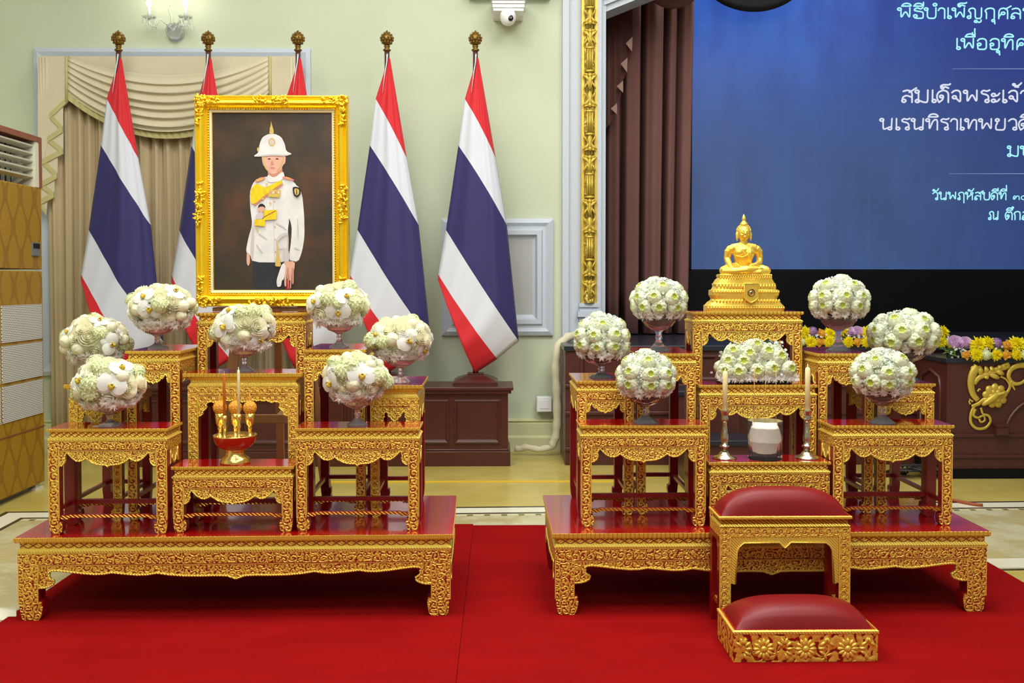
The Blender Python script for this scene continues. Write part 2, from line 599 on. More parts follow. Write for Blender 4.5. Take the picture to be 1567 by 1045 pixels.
    def moulding(s, prof, w, d, mats, cx=0, cy=0):
        """profile [(outset, z)] swept round a w x d rectangle with mitred corners"""
        rows = []
        for (o, z) in prof:
            X, Y = w / 2 + o, d / 2 + o
            rows.append(s.pts([(cx - X, cy - Y, z), (cx + X, cy - Y, z), (cx + X, cy + Y, z), (cx - X, cy + Y, z)]))
        for j in range(len(prof) - 1):
            for i in range(4):
                i2 = (i + 1) % 4
                s.face((rows[j] + i, rows[j] + i2, rows[j + 1] + i2, rows[j + 1] + i), mats[j])
        return rows

    def build(s, name, parent=None, bevel=0, uvo=(0, 0), smooth_angle=None, loc=None):
        me = bpy.data.meshes.new(name)
        me.from_pydata(s.v, [], s.f)
        for m in s.mats:
            me.materials.append(m)
        me.polygons.foreach_set('material_index', s.fm)
        me.polygons.foreach_set('use_smooth', s.fs)
        uvl = me.uv_layers.new(name='UVMap')
        co = me.vertices
        data = uvl.data
        ox, oz = uvo
        for p in me.polygons:
            nx, ny, nz = abs(p.normal.x), abs(p.normal.y), abs(p.normal.z)
            for li in p.loop_indices:
                c = co[me.loops[li].vertex_index].co
                if ny >= nx and ny >= nz:
                    data[li].uv = (c.x - ox, c.z - oz)
                elif nx >= nz:
                    data[li].uv = (c.y, c.z - oz)
                else:
                    data[li].uv = (c.x - ox, c.y)
        o = bpy.data.objects.new(name, me)
        COL.objects.link(o)
        if parent is not None:
            o.parent = parent
        if loc is not None:
            o.location = loc
        if bevel:
            b = o.modifiers.new('bevel', 'BEVEL')
            b.width = bevel
            b.segments = 2
            b.limit_method = 'ANGLE'
        return o


def tag(o, label=None, cat=None, group=None, kind=None):
    if label:
        o['label'] = label
    if cat:
        o['category'] = cat
    if group:
        o['group'] = group
    if kind:
        o['kind'] = kind
    return o


def thing(name, label, cat, loc, rz=0.0, group=None):
    o = bpy.data.objects.new(name, None)
    o.empty_display_size = 0.05
    COL.objects.link(o)
    o.location = loc
    o.rotation_euler = (0, 0, rz)
    return tag(o, label, cat, group)


def struct(mb, name, label=None, **kw):
    return tag(mb.build(name, **kw), label or name.replace('_', ' '), 'room', kind='structure')


def copy_part(o, parent, loc, rot, scale=1.0):
    c = o.copy()
    COL.objects.link(c)
    c.parent = parent
    c.location = loc
    c.rotation_euler = rot
    c.scale = (scale,) * 3 if not isinstance(scale, tuple) else scale
    return c


# ------------------------------------------------------------------ the room
YW = 7.10                                      # back wall plane
xs_pro = at(862, 400, YW).x                    # pilaster start
XL, XR = -4.3, 5.6
ZTOP = 5.0
xo = at(925, 300, YW).x                        # stage opening left edge
mb = MB()
mb.box(XL, xo, YW, YW + 0.22, 0, ZTOP, 'wall')
struct(mb, 'wall_back', 'pale green back wall')
mb = MB()
mb.box(XL - 0.2, XL, -1.5, YW + 0.22, 0, ZTOP, 'wall')
struct(mb, 'wall_left', 'pale green left wall')
mb = MB()
mb.box(XL, XR + 2.5, -1.5, 9.4, -0.06, 0, 'marble')
struct(mb, 'floor', 'pale marble floor')
# floor inlays (thin stone bands, slightly turned like the room's border)
inl = MB()
FR = math.radians(1.9)


def inlay(mb, x0, x1, y0, y1, m, z=0.0006):
    ps = []
    for (x, y) in ((x0, y0), (x1, y0), (x1, y1), (x0, y1)):
        yy = 5.24 + (y - 5.24) * math.cos(FR) + x * math.sin(FR)
        xx = x * math.cos(FR) - (y - 5.24) * math.sin(FR)
        ps.append((xx, yy, z))
    b = mb.pts(ps + [(p[0], p[1], -0.01) for p in ps])
    mb.face((b, b + 1, b + 2, b + 3), m)


inlay(inl, -4.5, 5.6, 5.305, 7.6, 'yellow_floor', 0.0004)
inlay(inl, -4.3, -2.63, 0.0, 5.305, 'yellow_floor', 0.0004)
inlay(inl, 3.66, 5.5, 0.0, 5.305, 'yellow_floor', 0.0004)
inlay(inl, 2.02, 3.6, 4.02, 4.045, 'border_dark')
inlay(inl, 2.02, 3.6, 4.06, 4.20, 'border_pale')
inlay(inl, 2.02, 3.6, 3.0, 4.02, 'yellow_floor', 0.0004)
inlay(inl, -2.63, 3.66, 5.275, 5.305, 'border_dark')
inlay(inl, -2.63, -2.60, 0.2, 5.275, 'border_dark')
inlay(inl, 3.63, 3.66, 0.2, 5.275, 'border_dark')
inlay(inl, -2.60, 3.63, 5.165, 5.275, 'border_pale')
inlay(inl, -2.60, -2.49, 0.2, 5.165, 'border_pale')
inlay(inl, -2.49, 3.6, 5.140, 5.165, 'border_dark')
inlay(inl, -2.49, -2.465, 0.2, 5.140, 'border_dark')
inlay(inl, -2.465, 3.6, 5.095, 5.125, 'border_pattern')
struct(inl, 'trim_1', 'inlaid stone border bands of the floor')

# baseboard of the back wall
mb = MB()
zb1 = at(820, 640, YW).z
prof = [(0.0, 0.0), (0.0, 0.10), (-0.02, 0.115), (-0.02, 0.20), (-0.035, 0.215), (-0.035, zb1 - 0.03), (-0.015, zb1 - 0.012), (-0.05, zb1)]
poly = [(YW - 0.07 - q[0] * 1.0, q[1]) for q in prof] + [(YW, zb1), (YW, 0)]
mb.prism(poly, 'x', XL + 0.01, at(866, 600, YW).x, 'wall_lower')
struct(mb, 'baseboard_back', 'stepped pale baseboard of the back wall')

# pilaster mouldings and gilt strip at the stage opening
mb = MB()
zb = at(900, 520, YW).z
zg = at(900, 463, YW).z
x0, x1 = at(860, 300, YW).x, at(888, 300, YW).x
x2, x3 = at(912, 300, YW).x, at(925, 300, YW).x
mb.box(x0, x0 + 0.045, YW - 0.06, YW, 0.0, ZTOP, 'white_trim')
mb.box(x0 + 0.045, x1, YW - 0.03, YW, 0.0, ZTOP, 'white_trim')
mb.box(x1 - 0.01, x2 + 0.01, YW - 0.085, YW, zb, zg, 'white_trim')
mb.box(x1 - 0.025, x2 + 0.025, YW - 0.11, YW, zg - 0.10, zg - 0.06, 'white_trim')
mb.box(x1 - 0.015, x2 + 0.015, YW - 0.10, YW, zg - 0.03, zg, 'white_trim')
mb.box(x2, x2 + (x3 - x2) * 0.45, YW - 0.09, YW, zb - 0.5, ZTOP, 'white_trim')
mb.box(x2 + (x3 - x2) * 0.45, x3 + 0.002, YW - 0.05, YW + 0.22, zb - 0.5, ZTOP, 'white_trim')
struct(mb, 'trim_2', 'white pilaster moulding beside the stage opening')
mb = MB()
mb.box(x1, x2, YW - 0.095, YW - 0.02, zg, ZTOP, 'gold_podium')
strip_x = (x1 + x2) / 2
hw = (x2 - x1) / 2 - 0.018


def gilt(u, v):
    a = (u - 0.5) * PI
    return (strip_x + hw * math.sin(a) * 1.0, YW - 0.095 - 0.03 * math.cos(a), zg + (ZTOP - zg) * v)


mb.grid(gilt, 8, 2, 'gilt_strip')
# raised acanthus knots and reed bands along the strip
z = zg + 0.05
k = 0
while z < 3.9:
    if k % 3 == 2:
        for q in (-1, 0, 1):
            mb.tube([(strip_x + q * 0.016, YW - 0.128, z), (strip_x + q * 0.016, YW - 0.128, z + 0.14)], 0.008, 6, 'gold_podium')
        for zz in (z - 0.012, z + 0.15):
            mb.ell((strip_x, YW - 0.125, zz), 0.034, 0.014, 0.011, 'gold_podium', 10, 6)
        z += 0.175
    else:
        flip = 1 if k % 2 else -1
        for q, (dx, dz, tilt, L, r_) in enumerate(((0, .06, 0, .052, .013), (-.014, .045, .45, .042, .010), (.014, .045, -.45, .042, .010), (-.026, .035, .85, .034, .009), (.026, .035, -.85, .034, .009),
                                                (-.010, .085, .25, .034, .008), (.010, .085, -.25, .034, .008), (-.030, .09, -.5, .026, .008), (.030, .09, .5, .026, .008), (0, .018, 0, .018, .016), (-.022, .012, 1.3, .022, .008), (.022, .012, -1.3, .022, .008))):
            Rm = Matrix.Rotation(tilt * flip, 3, 'Y')
            dzz = dz if flip > 0 else .11 - dz
            mb.ell((strip_x + dx, YW - 0.124 - 0.006 * (q == 0 or q == 9), z + dzz), r_, 0.012, L, 'gold_podium', 8, 6, Rm)
        z += 0.135
    k += 1
g = tag(mb.build('trim_3'), 'gilded carved moulding strip along the stage opening', 'trim', kind='structure')
# slanted upper corner of the stage opening
mb = MB()
pa, pb = at(923, 21, YW), at(978, -1, YW)
dirx = (pb.x - pa.x)
for (dz, dy0, dy1) in ((0.0, -0.03, 0.22), (0.045, -0.06, 0.22), (0.085, -0.085, 0.22)):
    mb.prism([(pa.x - 0.0, pa.z + dz), (pa.x + dirx * 4, pa.z + (pb.z - pa.z) * 4 + dz), (pa.x + dirx * 4, ZTOP), (pa.x, ZTOP)], 'y', YW + dy0, YW + dy1, 'white_trim')
struct(mb, 'trim_4', 'white slanted corner moulding over the stage opening')

# wall panel moulding right of the flags
mb = MB()
a, b = at(676, 335, YW), at(846, 513, YW)
xm0, xm1, zm1, zm0 = a.x, b.x, a.z, b.z
cx, cz = (xm0 + xm1) / 2, (zm0 + zm1) / 2


def frame_xz(mb, x0, x1, z0, z1, prof, mats, smooth=False):
    """prof [(inset, y)] swept round a rectangle in the XZ plane"""
    rows = []
    for (i, y) in prof:
        rows.append(mb.pts([(x0 + i, y, z0 + i), (x1 - i, y, z0 + i), (x1 - i, y, z1 - i), (x0 + i, y, z1 - i)]))
    for j in range(len(prof) - 1):
        for q in range(4):
            q2 = (q + 1) % 4
            mb.face((rows[j] + q, rows[j] + q2, rows[j + 1] + q2, rows[j + 1] + q), mats[j], smooth)


pr = [(0, YW), (0, YW - 0.03), (0.03, YW - 0.045), (0.055, YW - 0.03), (0.075, YW - 0.03), (0.085, YW - 0.05), (0.115, YW - 0.05), (0.13, YW - 0.02), (0.15, YW - 0.012)]
frame_xz(mb, xm0, xm1, zm0, zm1, pr, ['white_trim'] * 8)
mb.box(xm0 + 0.14, xm1 - 0.14, YW - 0.012, YW, zm0 + 0.14, zm1 - 0.14, 'grey_panel')
struct(mb, 'trim_5', 'white raised panel moulding with a grey centre on the wall')

# cornice piece over the camera
mb = MB()
a, b = at(717, -3, YW), at(842, 0, YW)
mb.box(a.x, b.x, YW - 0.10, YW, b.z, b.z + 0.03, 'white_trim')
mb.box(a.x, b.x, YW - 0.14, YW, b.z + 0.03, b.z + 0.09, 'white_trim')
struct(mb, 'trim_6', 'white ledge moulding high on the back wall')

# window surround behind the beige curtains
wx0, wx1 = at(54, 80, YW).x, at(476, 80, YW).x
wzt = at(260, 75, YW).z
wzb = 0.55
mb = MB()
pr = [(0, YW), (0, YW - 0.03), (0.03, YW - 0.04), (0.06, YW - 0.03), (0.10, YW - 0.02), (0.10, YW)]
frame_xz(mb, wx0, wx1, wzb, wzt, pr, ['white_trim'] * 5)
struct(mb, 'trim_7', 'white window surround behind the beige curtains')
mb = MB()
mb.box(wx0 + 0.1, wx1 - 0.1, YW - 0.02, YW, wzb + 0.1, wzt - 0.1, 'grey_panel')
mb.box(wx0 + 0.1, wx1 - 0.1, YW - 0.03, YW - 0.02, (wzb + wzt) / 2 - 0.03, (wzb + wzt) / 2 + 0.03, 'white_trim')
for t in (0.33, 0.66):
    xx = wx0 + (wx1 - wx0) * t
    mb.box(xx - 0.03, xx + 0.03, YW - 0.03, YW - 0.02, wzb + 0.1, wzt - 0.1, 'white_trim')
struct(mb, 'window_1', 'window hidden behind the beige curtains')

# red carpets (each laid strip is a thing)
mb = MB()
mb.box(-0.82, 0.8315, 0, 4.02, 0.001, 0.009, 'carpet')
c1 = tag(mb.build('red_carpet', loc=(-0.965, 0.87, 0), bevel=0.003), 'red carpet strip under the altar with the portrait, left of the seam', 'carpet')
mb = MB()
mb.box(-1.125, 1.125, 0, 3.995, 0.001, 0.009, 'carpet')
c2 = tag(mb.build('red_carpet', loc=(0.992, 0.87, 0), bevel=0.003), 'red carpet strip under the altar with the statue and kneeling bench', 'carpet')
# folded corner of pale sheeting at the lower left
mb = MB()


def fold(u, v):
    p = atz(-70 + 95 * u, 945 - 20 * v + 6 * u, 0.0)
    return (p.x, p.y, 0.002 + 0.03 * math.sin(PI * v) * (1 - 0.6 * u))


mb.grid(fold, 8, 6, 'border_pale')
tag(mb.build('floor_sheet'), 'pale curled floor sheet beside the left carpet corner', 'sheet')

# yellow tape across the stone floor
mb = MB()
mb.box(-1.05, 0.72, 5.94, 5.99, 0.0008, 0.003, 'yellow_tape')
tag(mb.build('floor_tape'), 'thin yellow tape line across the stone floor between the altars', 'tape')


# ------------------------------------------------------------------ carved altar tables
def half_scallop(style):
    """(t, depth): t 0 at the leg, 1 at the centre; depth 0 at the frieze, about 1 at the lowest lobe"""
    if style == 'scallop':
        return [(0, 1.02), (0.05, 0.98), (0.10, 0.84), (0.125, 0.62), (0.11, 0.42), (0.135, 0.24), (0.155, 0.14), (0.20, 0.30), (0.27, 0.52), (0.35, 0.68),
                (0.43, 0.70), (0.50, 0.62), (0.545, 0.50), (0.60, 0.64), (0.68, 0.80), (0.77, 0.90), (0.86, 0.93), (0.94, 0.94), (0.975, 0.98), (1.0, 1.06)]
    if style == 'wide':
        return [(0, 1.75), (0.028, 1.74), (0.055, 1.64), (0.075, 1.46), (0.078, 1.24), (0.06, 1.08), (0.052, 0.92), (0.055, 0.72), (0.05, 0.58), (0.065, 0.46), (0.09, 0.44), (0.14, 0.52), (0.21, 0.66), (0.28, 0.76), (0.33, 0.74), (0.37, 0.64),
                (0.43, 0.74), (0.50, 0.84), (0.55, 0.82), (0.60, 0.70), (0.66, 0.84), (0.74, 0.93), (0.82, 0.95), (0.90, 0.93), (0.955, 0.96), (1.0, 1.2)]
    if style == 'arch':
        return [(0, 2.3), (0.05, 2.2), (0.10, 2.0), (0.09, 1.75), (0.15, 1.55), (0.19, 1.3), (0.17, 1.05), (0.20, 0.8), (0.30, 0.70), (0.34, 0.82), (0.42, 0.74), (0.47, 0.58),
                (0.55, 0.66), (0.62, 0.56), (0.70, 0.64), (0.78, 0.54), (0.88, 0.62), (1.0, 0.78)]
    if style == 'cusp':
        return [(0, 1.5), (0.16, 1.5), (0.26, 1.38), (0.24, 1.15), (0.33, 1.0), (0.30, 0.72), (0.42, 0.5), (0.55, 0.66), (0.62, 1.0), (0.74, 1.05), (0.82, 1.3), (0.92, 1.35), (1.0, 1.55)]
    return [(0, 1.15), (0.12, 1.1), (0.20, 0.9), (0.19, 0.62), (0.28, 0.34), (0.36, 0.55), (0.46, 0.82), (0.54, 0.72), (0.62, 0.95), (0.76, 1.1), (0.9, 1.1), (1.0, 1.25)]


def smooth_poly(pts, it=1):
    for _ in range(it):
        out = [pts[0]]
        for i in range(len(pts) - 1):
            a, b = pts[i], pts[i + 1]
            out.append((a[0] * .75 + b[0] * .25, a[1] * .75 + b[1] * .25))
            out.append((a[0] * .25 + b[0] * .75, a[1] * .25 + b[1] * .75))
        out.append(pts[-1])
        pts = out
    return pts


def scallop_pts(style, x0, x1, zf, dep):
    hs = half_scallop(style)
    c, hwid = (x0 + x1) / 2, (x1 - x0) / 2
    left = [(x0 + t * hwid, zf - dd * dep) for (t, dd) in hs]
    right = [(2 * c - x, z) for (x, z) in left[::-1][1:]]
    return left + right


STY = {
    'small': dict(ov=.0, lip=.013, lat=.019, lip2=.010, fr=.036, ap=.058, lw=.040, style='scallop', fm='carve', am='carve_apron', lm='carve_leg', latm='lattice', rail=True),
    'narrow': dict(ov=.0, lip=.013, lat=.017, lip2=.010, fr=.034, ap=.042, lw=.036, style='short', fm='carve', am='carve_apron', lm='carve_leg', latm='lattice', rail=True),
    'open': dict(ov=.010, lip=.018, lat=.018, lip2=.012, fr=.036, ap=.036, lw=.040, style='arch', fm='carve_open', am='carve_open', lm='carve_open', latm='rope', rail=True),
    'cusp': dict(ov=.010, lip=.018, lat=.018, lip2=.012, fr=.036, ap=.040, lw=.034, style='cusp', fm='carve_open', am='carve_open', lm='carve_open', latm='rope', rail=True),
    'wide': dict(ov=.006, lip=.020, lat=.022, lip2=.014, fr=.044, ap=.048, lw=.072, style='wide', fm='carve_big', am='carve_big', lm='carve_big', latm='lattice_big', rail=False),
}


def altar_table(name, label, cat, X, Yf, z0, w, d, ztop, rz, sty, group=None):
    P = STY[sty]
    h = ztop - z0
    c, s_ = math.cos(rz), math.sin(rz)
    # Yf is the front face at the table's middle
    root = thing(name, label, cat, (X - s_ * d / 2, Yf + c * d / 2, z0), rz, group)
    hw, hd = w / 2, d / 2
    z1 = h - P['lip']
    z2 = z1 - P['lat']
    z3 = z2 - P['lip2']
    zf = z3 - P['fr']
    # top: red lacquer board with a petal edge
    t = MB()
    ov = P['ov'] + .004
    rows = t.moulding([(ov - .006, z1), (ov, z1 + .3 * P['lip']), (ov, h - .001), (ov - .002, h)], w, d, ['petal_lip', 'petal_lip', 'petal_lip'])
    t.face([rows[-1] + i for i in range(4)], 'lacquer')
    t.face([rows[0] + i for i in (3, 2, 1, 0)], 'lacquer_leg')
    t.build('tabletop', root, uvo=(0, z1))
    # waist: recessed lattice band over a bright flared lip
    t = MB()
    rin = -.006
    if sty in ('open', 'cusp'):
        rows = t.moulding([(rin + .004, z3), (rin, z3 + .006), (rin - .004, z2), (rin - .004, z2 + .4 * P['lat']), (rin + .010, z1)], w, d, ['rope', 'gold', 'rope', 'gold'])
    else:
        rows = t.moulding([(.002, z3), (.003, z3 + .4 * P['lip2']), (rin + .002, z2), (rin, z2 + .001), (rin, z1)], w, d, ['rope', 'rope', 'gold', P['latm']])
    t.face([rows[-1] + i for i in range(4)], 'lacquer_leg')
    t.face([rows[0] + i for i in (3, 2, 1, 0)], 'lacquer_leg')
    t.build('waist_moulding', root, uvo=(0, (z2 + z1) / 2))
    # frieze
    t = MB()
    t.box(-hw, hw, -hd, hd, zf, z3, P['fm'], back='lacquer_leg', top='lacquer_leg', bottom='lacquer_leg')
    t.box(-hw + P['lw'] + .002, hw - P['lw'] - .002, -hd - .0012, -hd, zf - .0008, zf + .0018, 'lacquer_leg')
    t.box(-hw + .001, hw - .001, -hd - .0015, -hd, z3 - .0035, z3 - .0005, 'gold')
    t.build('frieze', root, uvo=(0, zf))
    # aprons: front, both sides and back
    lw = P['lw']
    ld = min(lw * .85, .034) if sty != 'wide' else .06

    def apron(axis, a0, a1, y0, y1, dep, mat, face0):
        t = MB()
        sp = scallop_pts(P['style'], a0, a1, zf, dep)
        poly = sp + [(a1, zf), (a0, zf)]
        t.prism(poly, axis, y0, y1, 'lacquer_leg', cap0=mat if face0 else 'lacquer_leg', cap1='lacquer_leg' if face0 else mat, side='gold')
        yy = y0 if face0 else y1
        r = .0042 if sty == 'wide' else .0030
        path = [((x, yy, z + r * .3) if axis == 'y' else (yy, x, z + r * .3)) for (x, z) in sp]
        t.tube(path, r, 6, 'rope' if axis == 'y' else 'gold', smooth=True, up=(0, 1, 0) if axis == 'y' else (1, 0, 0))
        if axis == 'y' and face0 and sty != 'cusp':
            for xx in (a0, a1):
                t.box(xx - .0016, xx + .0016, y0 - .002, y0, zf - dep * 1.0, zf, 'gold')
            t.box(a0, a1, y0 - .002, y0, zf - .0035, zf - .0008, 'gold')
        t.build('apron', root, uvo=(0, zf))
    apron('y', -hw + lw, hw - lw, -hd + .001, -hd + .015, P['ap'], P['am'], True)
    apron('y', -hw + lw, hw - lw, hd - .015, hd - .001, P['ap'] * .8, 'lacquer_leg', False)
    apron('x', -hd + ld, hd - ld, -hw + .001, -hw + .013, P['ap'], P['am'], True)
    apron('x', -hd + ld, hd - ld, hw - .013, hw - .001, P['ap'], P['am'], False)
    # legs with turned-in feet
    for sx in (-1, 1):
        for sy in (-1, 1):
            t = MB()
            if sty == 'wide':
                prof = [(hw, zf), (hw, .10), (hw - .004, .05), (hw - .010, .012), (hw - .018, 0), (hw - lw + .002, 0), (hw - lw - .008, .012), (hw - lw - .014, .045), (hw - lw - .012, .066), (hw - lw + .002, .070), (hw - lw, .085), (hw - lw, zf)]
            else:
                prof = [(hw, zf), (hw, .05), (hw - .003, .018), (hw - .008, 0), (hw - lw + .004, 0), (hw - lw - .006, .008), (hw - lw - .009, .028), (hw - lw - .007, .044), (hw - lw + .001, .046), (hw - lw + .001, .06), (hw - lw, zf)]
            poly = [(sx * x, z) for (x, z) in prof]
            if sy < 0:
                t.prism(poly, 'y', -hd, -hd + ld, 'lacquer_leg', cap0=P['lm'])
                x_in, x_out = sx * (hw - lw + .002), sx * (hw - .002)
                for xx in (x_in, x_out):
                    t.box(xx - .0018, xx + .0018, -hd - .002, -hd, .06, zf, 'gold')
            else:
                t.prism(poly, 'y', hd - ld, hd, 'lacquer_leg')
            t.build('leg', root, uvo=(sx * (hw - lw / 2) - .014, 0), bevel=.0012)
    if P['rail']:
        zr = .058
        t = MB()
        for (xa, xb, e) in ((-hw + lw, -hw + lw + .03, .002), (-hw + lw + .03, hw - lw - .03, -.001), (hw - lw - .03, hw - lw, .002)):
            t.box(xa, xb, -hd + .006, -hd + .022, zr - e * 2, zr + .011 - e, 'rope_red', top='lacquer_leg', back='lacquer_leg')
        t.build('stretcher', root)
        t = MB()
        t.box(-hw + lw, hw - lw, hd - .026, hd - .010, zr + .022, zr + .038, 'lacquer_leg')
        t.build('stretcher', root)
        for sx in (-1, 1):
            t = MB()
            xx = sx * (hw - lw * .5)
            t.box(xx - .007, xx + .007, -hd + ld, hd - ld, zr + .020, zr + .034, 'lacquer_leg')
            t.build('stretcher', root)
    return root


CZ = .009                                                # carpet thickness
BT = .309                                                # top of the wide base tables
TB = 'small carved gilt tables of the portrait altar'
SB = 'small carved gilt tables of the statue altar'
AL, AR, AS = math.radians(1.3), math.radians(0.55), math.radians(0.6)

a, b = atz(28, 950, CZ), atz(690, 942, CZ)
lx, lw_ = (a.x + b.x) / 2, (b.x - a.x)
LY = (a.y + b.y) / 2
altar_table('altar_base_table', 'long low red and gold base table carrying the altar with the portrait', 'table', lx, LY, CZ, lw_, .63, BT, AL, 'wide')
a, b = atz(849, 941, CZ), atz(1509, 936, CZ)
rx, rw_ = (a.x + b.x) / 2, (b.x - a.x)
RY = (a.y + b.y) / 2
altar_table('altar_base_table', 'long low red and gold base table carrying the altar with the statue', 'table', rx, RY, CZ, rw_, .63, BT, AR, 'wide')


def place(label, group, px0, px1, ptop, Y, d, sty, rz):
    p, q = at(px0, ptop, Y), at(px1, ptop, Y)
    T = altar_table('altar_table', label, 'table', (p.x + q.x) / 2, Y, BT, q.x - p.x - 2 * STY[sty]['ov'] - .010, d, p.z, rz, sty, group)
    return p.z


HT = {}
for key, args in {
    'B': ('front left table of the portrait altar, under the orchid bowl with pale green florets', TB, 71, 257, 656, 3.54, .165, 'small', AS),
    'D': ('lowest middle table of the portrait altar, carrying the brass offering tray', TB, 262, 449.5, 714, 3.56, .15, 'small', AS),
    'C': ('front right table of the portrait altar, beside the brass offering tray table', TB, 450.5, 643, 655, 3.575, .165, 'small', AS),
    'E': ('middle table of the portrait altar with open arched corners, behind the brass offering tray', TB, 281, 462, 571, 3.745, .17, 'open', AS),
    'F': ('narrow outermost left table of the portrait altar, mostly behind the front left table', TB, 99, 191, 588, 3.735, .34, 'cusp', AS),
    'G': ('narrow tall table left of the portrait altar centre, next to the left flag', TB, 191.5, 276.5, 537, 3.745, .38, 'narrow', AS),
    'G2': ('narrow tall table right of the portrait altar centre, under the bouquet beside the frame', TB, 463.5, 560, 535, 3.78, .38, 'narrow', AS),
    'F2': ('narrow outermost right table of the portrait altar, with cusped openwork apron', TB, 560.5, 647, 589, 3.785, .34, 'cusp', AS),
    'H': ('topmost table of the portrait altar, right below the gold picture frame', TB, 300, 469.5, 479, 3.945, .16, 'small', AS),
    'b': ('front left table of the statue altar, under the nearest left lotus bowl', SB, 887, 1083, 651, 3.62, .165, 'small', AR),
    'd': ('lowest middle table of the statue altar, carrying candlesticks and the glass of sand', SB, 1084, 1272, 707, 3.625, .15, 'small', AR),
    'c': ('front right table of the statue altar, right of the kneeling bench', SB, 1273, 1461, 651, 3.63, .165, 'small', AR),
    'e': ('middle table of the statue altar, under the long low lotus arrangement', SB, 1069, 1252, 589, 3.80, .16, 'small', AR),
    'f': ('narrow outermost left table of the statue altar, next to the gap between altars', SB, 881, 972, 583, 3.80, .34, 'narrow', AR),
    'g': ('narrow tall table left of the statue, in front of the brown stage curtain', SB, 973, 1067, 541, 3.81, .38, 'narrow', AR),
    'g2': ('narrow tall table right of the statue, under the bouquet before the black band', SB, 1250.5, 1340, 541, 3.82, .38, 'narrow', AR),
    'f2': ('narrow outermost right table of the statue altar, mostly behind the front right table', SB, 1341, 1432, 587, 3.82, .34, 'narrow', AR),
    'h': ('topmost table of the statue altar, carrying the gilded seated statue', SB, 1058, 1230, 477, 3.975, .16, 'small', AR),
}.items():
    HT[key] = place(*args)


# ------------------------------------------------------------------ kneeling bench and stool
def cushion_mb(w, d, z0, hgt, m):
    mb = MB()

    def fn(u, v):
        x, y = 2 * u - 1, 2 * v - 1
        ex = (1 - abs(x) ** 3.2)
        ey = (1 - abs(y) ** 2.6)
        z = z0 + hgt * (max(ex, 0) ** .55) * (max(ey, 0) ** .5)
        return (x * w / 2, y * d / 2, z)
    mb.grid(fn, 36, 20, m)
    return mb


p0, p1 = at(1101, 790, 3.366), at(1302, 790, 3.366)
bw, bd, bh = p1.x - p0.x, .152, p0.z - CZ
kb = thing('kneeling_bench', 'red leather topped gilt bench with tall legs before the statue altar', 'bench', ((p0.x + p1.x) / 2, 3.366 + bd / 2, CZ), math.radians(.4))
hw, hd = bw / 2, bd / 2
cushion_mb(bw - .016, bd - .012, bh, .088, 'leather').build('cushion', kb)
t = MB()
t.moulding([(0, bh - .012), (.004, bh - .008), (.004, bh - .002), (0, bh), (-.012, bh + .001)], bw, bd, ['rope', 'gold', 'gold', 'lacquer'])
r = t.moulding([(-.008, bh - .042), (0, bh - .036), (-.008, bh - .030), (-.008, bh - .012), (0, bh - .012)], bw, bd, ['rope', 'rope', 'rope_red', 'rope'])
t.face([r + i for i in (3, 2, 1, 0)] if isinstance(r, int) else [r[0] + i for i in (3, 2, 1, 0)], 'lacquer_leg')
t.face([r[-1] + i for i in range(4)], 'lacquer')
t.build('top_frame', kb, uvo=(0, bh - .02))
t = MB()
zk = bh - .042
t.box(-hw, hw, -hd, hd, zk - .03, zk, 'carve_open', back='lacquer_leg', bottom='lacquer_leg')
t.build('frieze', kb, uvo=(0, zk))
lw = .040
t = MB()
q = zk - .03
sp = [(-hw + lw, q - .16), (-hw + lw + .016, q - .165), (-hw + lw + .022, q - .05), (-hw + lw + .030, q - .035), (-hw + lw + .045, q - .022), (-.02, q - .020), (-.012, q - .030), (0, q - .040)]
sp = sp + [(-x, z) for (x, z) in sp[::-1][1:]]
t.prism(sp + [(hw - lw, q), (-hw + lw, q)], 'y', -hd + .002, -hd + .014, 'lacquer_leg', cap0='rope', side='gold')
t.tube([(x, -hd + .001, z) for (x, z) in sp], .003, 6, 'gold', up=(0, 1, 0))
t.build('apron', kb)
for sx in (-1, 1):
    t = MB()
    t.prism([(-hd + .03, q - .05), (-hd + .05, q - .02), (hd - .05, q - .02), (hd - .03, q - .05), (hd - .03, q), (-hd + .03, q)], 'x', sx * hw - (.012 if sx > 0 else 0), sx * hw + (.012 if sx < 0 else 0), 'lacquer_leg')
    t.build('apron', kb)
    for sy in (-1, 1):
        t = MB()
        x0, x1 = (sx * hw, sx * (hw - lw)) if sx < 0 else (sx * (hw - lw), sx * hw)
        y0, y1 = (-hd, -hd + .034) if sy < 0 else (hd - .034, hd)
        t.box(x0, x1, y0, y1, 0, q, 'lacquer_leg', front='carve_open' if sy < 0 else None)
        if sy < 0:
            for xx in (x0 + .002, x1 - .002):
                t.box(xx - .002, xx + .002, y0 - .002, y0, 0.0, q, 'gold')
        t.build('leg', kb, uvo=((x0 + x1) / 2 - .015, 0), bevel=.001)
    t = MB()
    xx = sx * (hw - .018)
    t.box(xx - .008, xx + .008, -hd + .034, hd - .034, .07, .088, 'rope_red')
    t.build('stretcher', kb)

p0, p1 = atz(1122, 1013, CZ), atz(1343, 1012, CZ)
sw, sd = p1.x - p0.x, .222
sh = at(1122, 965, p0.y).z - CZ
ks = thing('kneeling_stool', 'low gilt carved kneeling stool with red leather pad, nearest to the camera', 'stool', ((p0.x + p1.x) / 2, p0.y + sd / 2, CZ), math.radians(.3))
t = MB()
t.box(-sw / 2, sw / 2, -sd / 2, sd / 2, 0, sh - .012, 'carve_bold', bottom='lacquer_leg')
